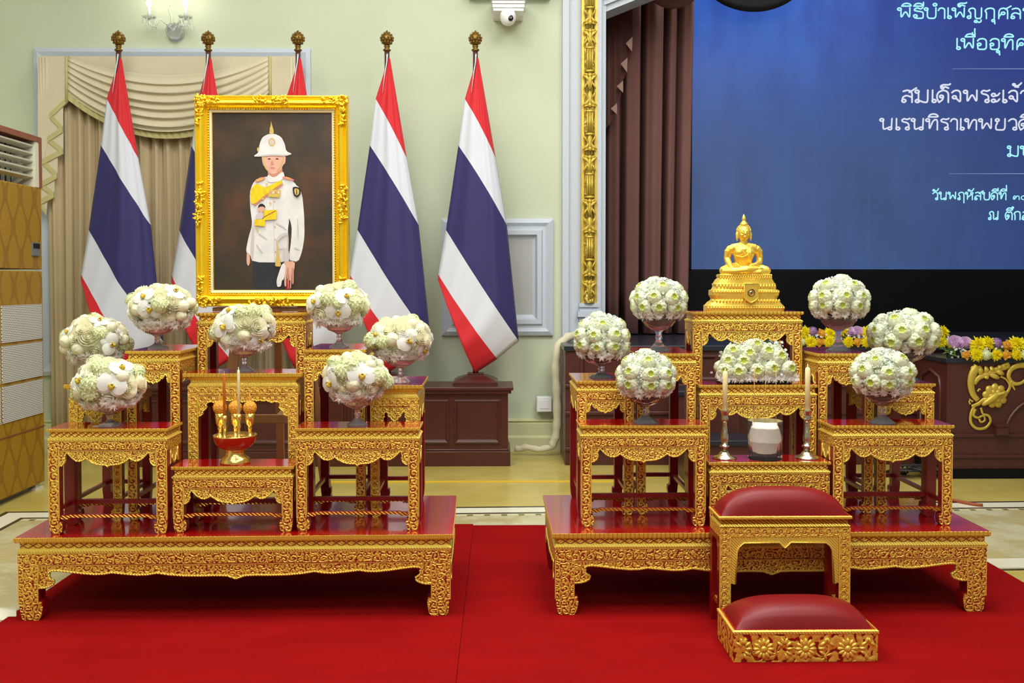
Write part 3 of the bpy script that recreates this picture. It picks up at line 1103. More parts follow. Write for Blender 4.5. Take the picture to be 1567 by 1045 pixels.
# raised carved rosettes and leaves on the front
for cx in (-.135, 0, .135):
    for kk in range(12):
        an = 2 * PI * kk / 12
        R = Matrix.Rotation(-an, 3, 'Y')
        t.ell((cx + .022 * math.cos(an), -sd / 2 - .001, .042 + .022 * math.sin(an)), .014, .005, .006, 'gold', 6, 5, R)
    t.ell((cx, -sd / 2 - .002, .042), .011, .007, .011, 'gold', 8, 6)
for cx, fl in ((-.068, 1), (.068, -1), (-.2, 1), (.2, -1)):
    for kk in range(7):
        an = -1.2 + .62 * kk
        R = Matrix.Rotation(-an, 3, 'Y')
        t.ell((cx + fl * .017 * math.cos(an), -sd / 2 - .001, .042 + .026 * math.sin(an)), .013, .005, .005, 'gold', 6, 5, R)
t.build('block', ks, uvo=(-sw / 2, 0))
t = MB()
r = t.moulding([(-.002, sh - .014), (.003, sh - .010), (.003, sh - .003), (-.004, sh)], sw, sd, ['rope', 'rope', 'gold'])
t.face([r[-1] + i for i in range(4)], 'lacquer')
t.build('top_frame', ks)
cushion_mb(sw - .022, sd - .02, sh - .001, .072, 'leather').build('cushion', ks)


# ------------------------------------------------------------------ flowers
def petal_patch(mb, fn, nu, nv, m):
    mb.grid(fn, nu, nv, m)


def lotus_mesh(R=.03):
    mb = MB()
    rg = random.Random(3)
    for (n, off, rad, t0, t1, wid, mat) in ((8, 0, 1.0, 2.75, .80, .60, 'lotus'), (8, .39, 1.05, 2.75, 1.05, .56, 'lotus'), (7, .2, .9, 2.2, .55, .55, 'lotus'), (7, .6, .86, 1.7, .50, .52, 'lotus_tip')):
        for k in range(n):
            a0 = off + 2 * PI * k / n + rg.uniform(-.06, .06)
            tt = t1 + rg.uniform(-.08, .08)

            def fn(u, v, a0=a0, tt=tt):
                th = t0 + (tt - t0) * v
                w = wid * (math.sin(PI * (.12 + .86 * v)) ** .7)
                a = a0 + (2 * u - 1) * w
                rr = R * rad * (1 + .05 * math.cos((2 * u - 1) * 1.5) - .1 * max(0, v - .8))
                return (rr * math.sin(th) * math.cos(a), rr * math.sin(th) * math.sin(a), rr * math.cos(th) * .96)
            mb.grid(fn, 4, 5, mat)
    mb.lathe([(0, .56 * R), (.2 * R, .52 * R), (.36 * R, .58 * R), (.5 * R, .70 * R)], 12, 'lotus_core', cap=False)
    for k in range(7):
        a = 2 * PI * k / 7 + .2

        def fn2(u, v, a=a):
            w = .42 * (1 - v)
            aa = a + (2 * u - 1) * w
            rr = R * (.52 - .26 * v)
            return (rr * math.cos(aa), rr * math.sin(aa), R * (.74 - .10 * v + .05 * math.sin(PI * v)))
        mb.grid(fn2, 2, 3, 'lotus_tip')
    return mb


def orchid_mesh(R=.045):
    mb = MB()

    def pet(ang, L, W, z, cup):
        ca, sa = math.cos(ang), math.sin(ang)

        def fn(u, v):
            s = 2 * u - 1
            w = W * (math.sin(PI * min(1, .06 + v * .94)) ** .55)
            x, y = L * v, s * w
            zz = z + cup * (v * v) * R + .12 * R * (1 - s * s) * math.sin(PI * v)
            return (x * ca - y * sa, x * sa + y * ca, zz)
        mb.grid(fn, 6, 6, 'orchid')
    for an in (PI / 2, PI * 1.22, PI * 1.78):
        pet(an, R * .98, R * .36, 0, -.1)
    pet(0.10, R * 1.06, R * .62, .004, .05)
    pet(PI - 0.10, R * 1.06, R * .62, .004, .05)
    mb.ell((0, -.16 * R, .012), .15 * R, .24 * R, .2 * R, 'orchid_lip', 8, 6)
    mb.ell((0, -.02 * R, .014), .10 * R, .09 * R, .16 * R, 'orchid_throat', 8, 5)
    mb.ell((-.16 * R, -.05 * R, .010), .07 * R, .15 * R, .14 * R, 'orchid_lip', 6, 5)
    mb.ell((.16 * R, -.05 * R, .010), .07 * R, .15 * R, .14 * R, 'orchid_lip', 6, 5)
    mb.ell((0, .10 * R, .012), .07 * R, .1 * R, .1 * R, 'orchid', 6, 5)
    return mb


def rose_mesh(R=.032, m='rose'):
    mb = MB()
    for (n, rad, z0, z1, fl, off) in ((3, .20, -.1, .62, .0, 0), (3, .36, -.2, .60, .06, .8), (4, .54, -.3, .54, .14, .3), (5, .74, -.45, .42, .22, .1), (6, .92, -.6, .22, .30, .5)):
        for k in range(n):
            a0 = off + 2 * PI * k / n

            def fn(u, v, a0=a0):
                s = 2 * u - 1
                a = a0 + s * (1.25 * PI / n)
                edge = 1 - .22 * s * s
                rr = R * (rad * (.55 + .45 * min(1, v * 1.7)) + fl * max(0, v - .6) * 1.6) * (1 + .03 * s)
                z = R * (z0 + (z1 - z0) * v * edge)
                return (rr * math.cos(a), rr * math.sin(a), z)
            mb.grid(fn, 6, 5, m)
    mb.ell((0, 0, 0), .16 * R, .16 * R, .5 * R, m, 8, 6)
    mb.ell((0, 0, -.35 * R), .62 * R, .62 * R, .4 * R, m, 10, 6)
    return mb


def bud_mesh(R=.022):
    mb = MB()
    mb.ell((0, 0, 0), R, R, R * 1.06, 'bud', 16, 10)
    for k in range(4):
        a0 = k * PI / 2 + .3

        def fn(u, v, a0=a0):
            s = 2 * u - 1
            th = 2.6 + (.28 - 2.6) * v
            a = a0 + s * .85 * (math.sin(PI * (.1 + .85 * v)) ** .6) + v * .35
            rr = R * (1.035 - .02 * s)
            return (rr * math.sin(th) * math.cos(a), rr * math.sin(th) * math.sin(a), rr * 1.06 * math.cos(th))
        mb.grid(fn, 5, 7, 'bud')
    return mb


def floret(mb, c, nrm, r, m, n=4, m2=None):
    q = Vector((0, 0, 1)).rotation_difference(Vector(nrm)).to_matrix()
    c = Vector(c)
    for k in range(n):
        a = 2 * PI * k / n
        pts = [(0, 0, 0), (.55 * r * math.cos(a - .6), .55 * r * math.sin(a - .6), .22 * r), (r * math.cos(a), r * math.sin(a), .12 * r), (.55 * r * math.cos(a + .6), .55 * r * math.sin(a + .6), .22 * r)]
        b = mb.pts([c + q @ Vector(p) for p in pts])
        mb.face((b, b + 1, b + 2, b + 3), m, True)


def hydrangea_mesh(R=.034, m='hydrangea', n=46):
    mb = MB()
    mb.ell((0, 0, 0), R * .86, R * .86, R * .86, 'pale_base', 10, 6)
    ga = PI * (3 - math.sqrt(5))
    for k in range(n):
        z = 1 - 1.35 * (k + .5) / n
        r = math.sqrt(max(0, 1 - z * z))
        d = Vector((r * math.cos(k * ga), r * math.sin(k * ga), z))
        floret(mb, d * R * (.92 + .1 * math.sin(k * 7)), d, R * .42, m)
    return mb


def mum_mesh(R=.026, m='mum_white', layers=((22, .2, 1.0), (20, .55, .95), (16, .9, .8), (10, 1.2, .6), (6, 1.45, .4)), wd=.10):
    mb = MB()
    rg = random.Random(len(layers) + int(R * 1000))
    cr = .72 if wd > .11 else .42
    mb.ell((0, 0, 0), R * cr, R * cr, R * cr * .85, m, 10, 6)
    for (n, el0, L0) in layers:
        for k in range(n):
            a = 2 * PI * k / n + el0 + rg.uniform(-.12, .12)
            el = el0 + rg.uniform(-.16, .16)
            L = L0 * rg.uniform(.78, 1.18)
            ca, sa = math.cos(a), math.sin(a)

            def P(t, s):
                rad = R * L * (math.cos(el) * t)
                z = R * L * math.sin(el) * t + R * .18 * math.sin(PI * t)
                w = R * wd * math.sin(PI * (.15 + .75 * t))
                return (rad * ca - s * w * sa, rad * sa + s * w * ca, z + .06 * R * abs(s))
            b = mb.pts([P(t, s) for t in (0.12, .55, 1.0) for s in (-1, 0, 1)])
            for j in range(2):
                for i in range(2):
                    mb.face((b + j * 3 + i, b + j * 3 + i + 1, b + (j + 1) * 3 + i + 1, b + (j + 1) * 3 + i), m, True)
    return mb


PROTO = {}


def proto(kind):
    """the mesh of a flower kind, shared by all its copies"""
    if kind not in PROTO:
        mb = {'lotus_bloom': lambda: lotus_mesh(), 'orchid_bloom': lambda: orchid_mesh(), 'rose_bloom': lambda: rose_mesh(), 'round_bud': lambda: bud_mesh(),
              'floret_cluster': lambda: hydrangea_mesh(), 'chrysanthemum': lambda: mum_mesh(),
              'yellow_chrysanthemum': lambda: mum_mesh(.05, 'mum_yellow', ((24, .05, 1.0), (22, .35, 1.0), (20, .65, .98), (16, .95, .96), (12, 1.2, .94), (6, 1.45, .92)), .12),
              'lilac_rose': lambda: rose_mesh(.042, 'lilac'), 'purple_cluster': lambda: hydrangea_mesh(.03, 'purple', 30),
              'orange_orchid': lambda: mum_mesh(.04, 'orange_fl', ((5, .3, 1.0), (4, .9, .8)), .34)}[kind]()
        o = mb.build(kind)
        PROTO[kind] = o.data
        bpy.data.objects.remove(o)
    return PROTO[kind]


def flower(kind, parent, c, nrm, scale=1.0, spin=0.0):
    o = bpy.data.objects.new(kind, proto(kind))
    COL.objects.link(o)
    o.parent = parent
    o.location = c
    q = Vector(nrm).normalized().to_track_quat('Z', 'Y')
    o.rotation_mode = 'QUATERNION'
    o.rotation_quaternion = q @ Matrix.Rotation(spin, 3, 'Z').to_quaternion()
    o.scale = (scale,) * 3
    return o


def breath_mb(center, rx, ry, rz, n, rg, zmin=-.4, leaves=14, s=.0042):
    mb = MB()
    for k in range(n):
        z = rg.uniform(zmin, 1)
        a = rg.uniform(0, 2 * PI)
        r = math.sqrt(1 - z * z)
        d = Vector((r * math.cos(a), r * math.sin(a), z))
        jit = rg.uniform(.94, 1.06)
        c = Vector(center) + Vector((d.x * rx, d.y * ry, d.z * rz)) * jit
        if k % 3 == 0:
            floret(mb, c, d + Vector((rg.uniform(-.5, .5), rg.uniform(-.5, .5), rg.uniform(-.5, .5))), s * 1.8, 'breath', 6)
        else:
            ss = s * rg.uniform(.6, 1.1)
            b = mb.pts([c + Vector(q) * ss for q in ((1, 0, 0), (-1, 0, 0), (0, 1, 0), (0, -1, 0), (0, 0, 1), (0, 0, -1))])
            for f in ((0, 2, 4), (2, 1, 4), (1, 3, 4), (3, 0, 4), (2, 0, 5), (1, 2, 5), (3, 1, 5), (0, 3, 5)):
                mb.face([b + i for i in f], 'breath', True)
    for k in range(leaves):
        z = rg.uniform(zmin, .8)
        a = rg.uniform(0, 2 * PI)
        r = math.sqrt(1 - z * z)
        d = Vector((r * math.cos(a), r * math.sin(a), z))
        c = Vector(center) + Vector((d.x * rx, d.y * ry, d.z * rz)) * .95
        floret(mb, c, d, .014, 'leaf', 2)
    return mb


def compote_mb(hgt, rb, rf, m, bowl=True, rim=None):
    """stemmed glass bowl, foot at z 0, rim at hgt"""
    mb = MB()
    hb = hgt * .60
    rim = rim or m
    prof = [(rf, 0), (rf, .004), (rf * .72, .012), (rf * .34, hgt * .22), (rf * .24, hgt * .32), (rf * .30, hgt * .40), (rf * .24, hgt * .46), (rf * .30, hb - .006),
            (rf * .5, hb), (rb * .72, hb + hgt * .10), (rb * .94, hb + hgt * .24), (rb, hgt), (rb - .004, hgt), (rb * .9, hb + hgt * .25), (rb * .66, hb + hgt * .12), (.001, hb + .006)]
    mb.lathe(prof, 14, m, smooth=False, matfn=lambda j: rim if j >= 8 else m, cap=False)
    mb.face([i for i in range(14)][::-1], m)
    return mb


ga = PI * (3 - math.sqrt(5))


def lotus_bowl(label, px, pyb, z, Y, dome_px, seed):
    """dome_px (x0, x1, ytop, ybottom) in the photograph"""
    base = at(px, pyb, Y)
    rg = random.Random(seed)
    k = Y / FPX
    cxw = at((dome_px[0] + dome_px[1]) / 2, dome_px[3], Y)
    R = (dome_px[1] - dome_px[0]) / 2 * k - .004
    zt = at(px, dome_px[2], Y).z - z
    zb = at(px, dome_px[3], Y).z - z
    root = thing('lotus_arrangement', label, 'flowers', (base.x, Y, z), rg.uniform(0, 6), 'lotus bowls of the statue altar')
    inv = Matrix.Rotation(-root.rotation_euler.z, 3, 'Z')
    rimz = zb + .012
    compote_mb(rimz, R * .62, R * .42, 'glass', rim='red_glass').build('glass_bowl', root)
    t = MB()
    t.lathe([(R * .10, rimz * .66), (R * .50, rimz * .84), (R * .56, rimz + .004), (R * .45, rimz + .02), (0.001, rimz + .03)], 14, 'foam')
    t.build('foam', root)
    hh = (zt - zb) * .5
    cz = zb + hh * .80
    off = inv @ Vector((cxw.x - base.x, 0, 0))
    c = Vector((off.x, off.y, cz))
    Rf = R - .018
    t = MB()
    t.ell(c, Rf * .90, Rf * .90, hh * .86, 'dome_base', 16, 10)
    t.build('foliage', root)
    rings = [(.98, 1), (.66, 5), (.18, 8), (-.30, 9)]
    for ri, (zz, n) in enumerate(rings):
        rr = math.sqrt(max(0, 1 - zz * zz))
        for q in range(n):
            a = 2 * PI * (q + .5 * (ri % 2)) / n + rg.uniform(-.08, .08)
            d = Vector((rr * math.cos(a), rr * math.sin(a), zz + rg.uniform(-.05, .05)))
            p = c + Vector((d.x * Rf, d.y * Rf, d.z * (hh - .016)))
            nn = Vector((d.x, d.y, d.z * .9 + .22))
            flower('lotus_bloom', root, p, nn, R / .118 * rg.uniform(.86, 1.0), rg.uniform(0, 6))
    for q in range(14):
        a = 2 * PI * q / 14 + rg.uniform(-.1, .1)
        d = Vector((math.cos(a), math.sin(a), -.55))
        p = c + Vector((d.x * Rf * .86, d.y * Rf * .86, -hh * .58))
        flower('chrysanthemum', root, p, d + Vector((rg.uniform(-.3, .3), 0, rg.uniform(-.5, .3))), rg.uniform(.75, 1.0), rg.uniform(0, 6))
    tag(breath_mb(c, Rf * 1.03, Rf * 1.03, hh * .95, 1100, rg, zmin=-.5, s=.0042).build('baby_breath', root), kind='stuff')
    return root


def orchid_bowl(label, px, pyb, z, Y, dome_px, seed, feat, spec):
    base = at(px, pyb, Y)
    rg = random.Random(seed)
    k = Y / FPX
    cxw = at((dome_px[0] + dome_px[1]) / 2, dome_px[3], Y)
    R = (dome_px[1] - dome_px[0]) / 2 * k
    zt = at(px, dome_px[2], Y).z - z
    zb = at(px, dome_px[3], Y).z - z
    hh = (zt - zb) / 2
    root = thing('orchid_arrangement', label, 'flowers', (base.x, Y, z), 0, 'orchid and rose bowls of the portrait altar')
    rimz = max(zb + .018, .05)
    compote_mb(rimz, R * .48, R * .30, 'pink_glass').build('glass_bowl', root)
    c = Vector((cxw.x - base.x, 0, zb + hh * .95))
    Rf, hf = R - .020, hh - .016
    t = MB()
    t.ell(c, Rf * .90, Rf * .82, hf * .92, 'pale_base', 16, 10)
    t.build('foliage', root)
    used = []

    def put(kind, ux, uz, sc_, spin=0.0, push=0.0, face=None):
        # ux, uz in -1..1 across the dome as seen from the front
        rr = min(.98, math.hypot(ux, uz))
        dy = -math.sqrt(max(.02, 1 - rr * rr))
        d = Vector((ux, dy * .85, uz))
        p = c + Vector((d.x * Rf, d.y * Rf * .9, d.z * hf)) * (1 + push)
        flower(kind, root, p, face or (d.x, d.y * 1.1, d.z + .1), sc_, spin)
        used.append((ux, uz))
    for (kind, ux, uz, s_, sp) in spec:
        put(kind, ux, uz, s_, sp, .05 if kind == 'orchid_bloom' else 0.0)
    # the rest of the dome: roses, buds and florets spread evenly round it
    n = 56
    for q in range(n):
        zz = 1 - 1.75 * (q + .5) / n
        rr = math.sqrt(max(0, 1 - zz * zz))
        a = q * ga + seed
        d = Vector((rr * math.cos(a), rr * math.sin(a), zz))
        if d.y < 0 and any((d.x - ux) ** 2 + (d.z - uz) ** 2 < .12 for (ux, uz) in used):
            continue
        kind = ['rose_bloom', 'round_bud', 'rose_bloom', 'floret_cluster', 'rose_bloom', 'chrysanthemum'][q % 6] if zz > -.45 else 'chrysanthemum'
        p = c + Vector((d.x * Rf, d.y * Rf * .9, d.z * hf))
        flower(kind, root, p, (d.x, d.y, d.z + .1), rg.uniform(.8, 1.0), rg.uniform(0, 6))
    for q in range(18):
        a = 2 * PI * q / 18 + rg.uniform(-.1, .1)
        p = c + Vector((math.cos(a) * Rf * .74, math.sin(a) * Rf * .68, -hf * .78))
        flower('chrysanthemum', root, p + Vector((0, 0, rg.uniform(-.006, .010))), (math.cos(a) + rg.uniform(-.4, .4), math.sin(a), rg.uniform(-1.3, -.2)), rg.uniform(.85, 1.2), rg.uniform(0, 6))
    tag(breath_mb(c, Rf * .98, Rf * .9, hf * 1.0, 160, rg, leaves=10).build('baby_breath', root), kind='stuff')
    return root


O, Ro, Bu, Hy, Mu = 'orchid_bloom', 'rose_bloom', 'round_bud', 'floret_cluster', 'chrysanthemum'
orchid_bowl('cream rose and orchid bowl on the outermost left table, partly hidden', 145, 581, HT['F'], 3.85, (93, 197, 480, 556), 1, None,
            [(Ro, .12, .22, 1.15, 0), (O, -.62, .42, .75, .4), (O, .72, -.15, .95, 1.2), (Bu, -.72, -.02, 1.15, 0), (Bu, -.25, -.35, 1.15, 1), (Bu, .70, .62, .95, 2), (Ro, .25, -.55, .9, 1), (Ro, -.28, .25, 1.0, 2), (Hy, .45, .35, .8, 0), (O, .30, .85, .8, 2.6)])
orchid_bowl('orchid bowl with pale green florets on the front left table', 168, 648, HT['B'], 3.61, (112, 223, 545, 626), 2, None,
            [(O, -.62, .25, 1.1, .5), (O, .36, .05, 1.15, -.3), (Hy, -.25, .10, 1.1, 0), (Hy, -.28, -.30, 1.0, 1), (Ro, .18, -.62, 1.0, 0), (O, .50, .72, 1.0, .3), (Ro, .78, -.15, 1.0, 2), (Hy, -.1, .75, .9, 0), (Ro, .08, .48, .9, 3), (Bu, .62, .38, 1.1, 1)])
orchid_bowl('orchid bowl with one wide forward orchid, in front of the leftmost flag', 241, 530, HT['G'], 3.87, (195, 299, 431, 505), 3, None,
            [(O, -.08, -.05, 1.12, 0), (O, -.32, .50, 1.0, .4), (Bu, -.58, -.10, 1.1, 0), (Bu, .86, .05, 1.1, 1), (Bu, .78, -.40, 1.0, 2), (Ro, .60, .25, 1.0, 0), (Ro, .15, .55, 1.0, 1), (O, .55, .70, .9, 2), (Ro, .42, -.35, .9, 4), (Ro, -.78, .2, .9, 1), (Bu, 0, .92, .9, 0)])
orchid_bowl('orchid bowl with two round buds low in front, below the portrait', 374, 565, HT['E'], 3.812, (326, 423, 462, 537), 4, None,
            [(O, -.52, .10, 1.2, .6), (O, -.38, .78, 1.0, 0), (Bu, .18, -.32, 1.15, 0), (Bu, -.52, -.52, 1.1, 1), (Ro, .20, .32, 1.0, 0), (Ro, .62, .10, 1.1, 2), (O, .62, -.48, 1.0, 1.0), (Hy, .40, .75, .9, 0), (Hy, .05, .72, .9, 2), (Mu, -.1, -.55, 1.1, 0)])
orchid_bowl('orchid bowl overlapping the lower right corner of the gold picture frame', 519, 530, HT['G2'], 3.90, (468, 567, 430, 500), 5, None,
            [(O, -.68, .22, 1.0, .3), (O, .12, -.28, 1.1, 0), (O, .36, .45, 1.0, .5), (Hy, -.22, .32, 1.0, 0), (Ro, -.50, -.48, 1.0, 0), (Hy, .72, .1, 1.0, 0), (Ro, .62, -.40, .9, 2), (Ro, -.3, .85, .9, 1), (Hy, .1, .1, .7, 2)])
orchid_bowl('orchid bowl on the outermost right table of the portrait altar', 613, 580, HT['F2'], 3.88, (561, 665, 482, 552), 6, None,
            [(O, .30, .0, 1.05, .8), (O, .78, -.45, .95, .4), (Bu, -.20, .05, 1.2, 0), (Ro, -.02, -.62, .9, 1), (Ro, .55, -.25, .9, 0), (Bu, .70, .55, 1.0, 1), (Hy, -.50, -.05, .9, 0), (O, -.72, .25, .9, 1.4), (Ro, .15, .60, 1.0, 2), (Ro, -.35, .55, 1.0, 3), (Bu, .45, .78, 1.0, 0)])
orchid_bowl('orchid bowl with round buds, on the front right table of the portrait altar', 547, 645, HT['C'], 3.645, (492, 598, 537, 614), 7, None,
            [(O, -.72, -.15, 1.1, .4), (O, .28, .18, 1.2, -.1), (Bu, .02, -.22, 1.2, 0), (Bu, .12, -.68, 1.05, 1), (Hy, -.30, .35, 1.0, 0), (Hy, -.1, .6, 1.0, 1), (Ro, -.25, -.25, .9, 1), (Ro, .55, -.35, 1.0, 0), (Hy, .80, .1, 1.0, 2), (Ro, -.42, -.62, .9, 2), (Bu, .55, .6, 1.0, 2)])

lotus_bowl('white lotus dome in a glass bowl on the outermost left table of the statue altar', 920, 582, HT['f'], 3.93, (875, 967, 471, 549), 11)
lotus_bowl('white lotus dome in a glass bowl before the brown curtain, left of the statue', 1008, 530, HT['g'], 3.95, (962, 1053, 417, 488), 12)
lotus_bowl('white lotus dome in a glass bowl on the front left table of the statue altar', 988, 646, HT['b'], 3.685, (940, 1036, 528, 606), 13)
lotus_bowl('white lotus dome in a glass bowl right of the statue, before the black band', 1283, 526, HT['g2'], 3.96, (1237, 1331, 415, 487), 14)
lotus_bowl('white lotus dome on the outermost right table, partly hidden by a nearer dome', 1384, 586, HT['f2'], 3.96, (1329, 1436, 467, 540), 15)
lotus_bowl('white lotus dome in a glass bowl on the front right table of the statue altar', 1350, 643, HT['c'], 3.69, (1301, 1400, 525, 604), 16)

# long low lotus arrangement
Y = 3.885
p0, p1 = at(1087, 583, Y), at(1219, 583, Y)
zt = at(1150, 519, Y).z - HT['e']
root = thing('lotus_centrepiece', 'long low mound of lotus and tiny white flowers below the statue', 'flowers', ((p0.x + p1.x) / 2, Y, HT['e']))
Lx = (p1.x - p0.x) / 2
rg = random.Random(21)
t = MB()
t.box(-Lx * .8, Lx * .8, -.045, .045, 0, .03, 'foam')
t.build('foam', root)
t = MB()


def mound(u, v):
    a, tt = 2 * PI * u, PI * .5 * v
    ex = lambda c_: math.copysign(abs(c_) ** .8, c_)
    return (Lx * .90 * ex(math.cos(a)) * (1 - .38 * v), .055 * ex(math.sin(a)) * (1 - .3 * v), .02 + (zt - .04) * math.sin(tt))


t.grid(mound, 20, 6, 'dome_base', True, True)
t.build('foliage', root)
lp = [(-.82, .28), (-.48, .26), (-.02, .27), (.38, .33), (.80, .34), (-.58, .82), (-.18, .74), (.28, .80), (0.02, .98), (.58, .66), (-.34, .52), (-.72, .55)]
for (ux, uz) in lp:
    flower('lotus_bloom', root, (ux * Lx * .9, -.074 + .045 * uz, .014 + uz * (zt - .035)), (ux * .5, -1.1, uz * .8), rg.uniform(.92, 1.08), rg.uniform(0, 6))
for (ux, uz) in lp[::2]:
    flower('lotus_bloom', root, (-ux * Lx * .9, .055 - .035 * uz, .012 + uz * (zt - .035)), (-ux * .5, 1.1, uz * .8), rg.uniform(.80, .95), rg.uniform(0, 6))
for q in range(12):
    flower('chrysanthemum', root, ((-1 + 2 * (q + .5) / 12) * Lx * .92, -.064, .024), (0, -1, .1), rg.uniform(.6, .8), rg.uniform(0, 6))
t = MB()
for q in range(1000):
    ux, uz = rg.uniform(-1, 1), rg.uniform(.05, 1)
    if abs(ux) > 1 - .36 * uz:
        continue
    fy = -1 if rg.random() < .7 else 1
    cpt = Vector((ux * Lx * .93, fy * (.068 - .045 * uz * uz + rg.uniform(-.004, .008)), .012 + uz * (zt - .02)))
    if q % 3:
        ss = .0036 * rg.uniform(.6, 1.1)
        b = t.pts([cpt + Vector(w_) * ss for w_ in ((1, 0, 0), (-1, 0, 0), (0, 1, 0), (0, -1, 0), (0, 0, 1), (0, 0, -1))])
        for f in ((0, 2, 4), (2, 1, 4), (1, 3, 4), (3, 0, 4), (2, 0, 5), (1, 2, 5), (3, 1, 5), (0, 3, 5)):
            t.face([b + i for i in f], 'breath', True)
    else:
        floret(t, cpt, (rg.uniform(-.5, .5), fy, rg.uniform(0, .8)), .0075, 'breath', 6)
tag(t.build('baby_breath', root), kind='stuff')


# ------------------------------------------------------------------ brass offering tray with its set
YT = 3.635
zD = HT['D']
kx = YT / FPX
pc = at(360, 706, YT)
tray = thing('offering_tray', 'footed brass tray with a red bowl rim, on the lowest middle table', 'tray', (pc.x, YT, zD))
R = 32.5 * kx
ztr = at(360, 668, YT).z - zD
prof = [(R * .70, 0), (R * .72, .006), (R * .62, .020), (R * .46, .030), (R * .44, .046), (R * .48, .052)]
t = MB()
t.lathe(prof, 32, 'brass')
t.build('foot', tray)
t = MB()
t.lathe([(R * .46, .050), (R * .72, .060), (R * .92, .076), (R, ztr + .004)], 36, 'red_bowl', cap=False)
t.lathe([(R, ztr + .004), (R * 1.01, ztr + .007), (R * .985, ztr + .008), (R * .9, ztr - .006), (.001, ztr - .012)], 36, 'brass', cap=False)
t.build('bowl', tray, smooth_angle=None)
zin = zD + ztr - .0115
kids = []


def goblet(px, Y, ptop, lab):
    p = at(px, 640, Y)
    h = at(px, ptop, Y).z - zin
    o = MB().lathe([(.017, 0), (.018, .004), (.008, .012), (.006, h * .32), (.009, h * .40), (.006, h * .46), (.014, h * .58), (.0165, h * .8), (.0175, h), (.0155, h), (.013, h * .62), (.001, h * .56)], 20, 'brass', cap=False)
    g_ = o.build('goblet', loc=(p.x, Y, zin))
    tag(g_, lab, 'goblet', 'brass goblets on the offering tray')
    return p.x, zin + h


def orange_bud(px, x, Y, z, lab):
    o = MB()
    r = .0255
    o.lathe([(.008, 0)] + [(r * math.sin(PI * q / 10), r - r * math.cos(PI * q / 10) - .001) for q in range(2, 9)] + [(.010, r * 1.92), (.006, r * 2.15), (.0075, r * 2.3), (.003, r * 2.6), (.0005, r * 3.1)], 18, 'bud_orange')
    tag(o.build('flower_cone', loc=(x, Y, z - .004)), lab, 'offering', 'orange woven cones in the goblets')


for px, Y, l1, l2 in ((336.5, 3.668, 'left brass goblet on the offering tray', 'woven orange cone in the left goblet'),
                      (360, 3.685, 'middle brass goblet on the offering tray, behind the cream candle', 'woven orange cone in the middle goblet between the candles'),
                      (382.5, 3.668, 'right brass goblet on the offering tray', 'woven orange cone in the right goblet with a spire tip')):
    x, z = goblet(px, Y, 632, l1)
    orange_bud(px, x, Y, z, l2)


def small_holder(px, Y, ptop, pc_top, mat, l1, l2):
    p = at(px, 640, Y)
    h = at(px, ptop, Y).z - zin
    o = MB().lathe([(.015, 0), (.015, .004), (.006, .010), (.005, h * .45), (.008, h * .55), (.005, h * .65), (.009, h * .85), (.009, h), (.006, h), (.005, h * .8), (.0005, h * .78)], 18, 'brass', cap=False)
    tag(o.build('candle_holder', loc=(p.x, Y, zin)), l1, 'candle holder', 'small brass holders on the offering tray')
    zt = at(px, pc_top, Y).z
    hh = zt - (zin + h * .8)
    o = MB().lathe([(.0052, 0), (.0050, hh * .96), (.003, hh), (.0008, hh + .001), (.0008, hh + .010)], 14, mat)
    tag(o.build('candle', loc=(p.x, Y, zin + h * .8)), l2, 'candle')


small_holder(343.5, 3.612, 636, 572, 'wax_dark', 'small brass holder under the amber candle', 'slim amber candle on the brass offering tray')
small_holder(365.5, 3.612, 634, 566, 'wax', 'small brass holder under the cream candle', 'slim cream candle on the brass offering tray')

p = at(157, 646, 3.60)
t = MB()
t.box(-.034, .034, -.012, .012, 0, .0012, 'paper')
tag(t.build('paper_card', loc=(p.x, 3.60, HT['B'] + .0002)), 'small white card lying on the front left table of the portrait altar', 'card')

# ------------------------------------------------------------------ candlesticks and glass of sand
zd = HT['d']
YC = 3.70
for px, ctop, l1, l2 in ((1109, 566, 'silver candlestick left of the glass of sand', 'cream candle in the left silver candlestick'), (1235, 560, 'silver candlestick right of the glass of sand', 'cream candle in the right silver candlestick')):
    p = at(px, 690, YC)
    root = thing('candlestick', l1, 'candlestick', (p.x, YC, zd), 0, 'silver candlesticks of the statue altar')
    H = at(px, 628, YC).z - zd
    t = MB()
    t.lathe([(.045, 0), (.046, .003), (.042, .008), (.026, .014), (.020, .022), (.012, .030)], 28, 'silver')
    t.build('foot', root)
    t = MB()
    t.lathe([(.011, .029), (.009, .040), (.020, .046), (.019, .050), (.011, .054), (.015, .070), (.016, .085), (.011, .105), (.008, H - .045), (.009, H - .042)], 22, 'silver')
    t.build('stem', root)
    t = MB()
    t.lathe([(.008, H - .043), (.014, H - .034), (.013, H - .018), (.017, H - .003), (.017, H), (.011, H), (.010, H - .012), (.001, H - .014)], 14, 'silver', smooth=False, cap=False)
    t.build('socket', root)
    zt = at(px, ctop, YC).z
    hh = zt - (zd + H - .012)
    o = MB().lathe([(.0098, 0), (.0095, hh * .93), (.006, hh * .97), (.001, hh * .975), (.001, hh + .008)], 18, 'wax')
    tag(o.build('candle', loc=(p.x, YC, zd + H - .012)), l2, 'candle', 'cream candles of the statue altar')
p = at(1170.5, 694, YC - .005)
gx = p.x
gr = 26.5 * YC / FPX
gh = at(1170, 643, YC).z - zd
t = MB()
nf = 40
pr_out = [(gr * .96, 0), (gr * .97, .004), (gr * .97, gh * .46), (gr, gh * .5), (gr * 1.0, gh), (gr * .955, gh), (gr * .94, gh * .5), (gr * .90, .016), (.0005, .014)]
k0 = len(t.v)
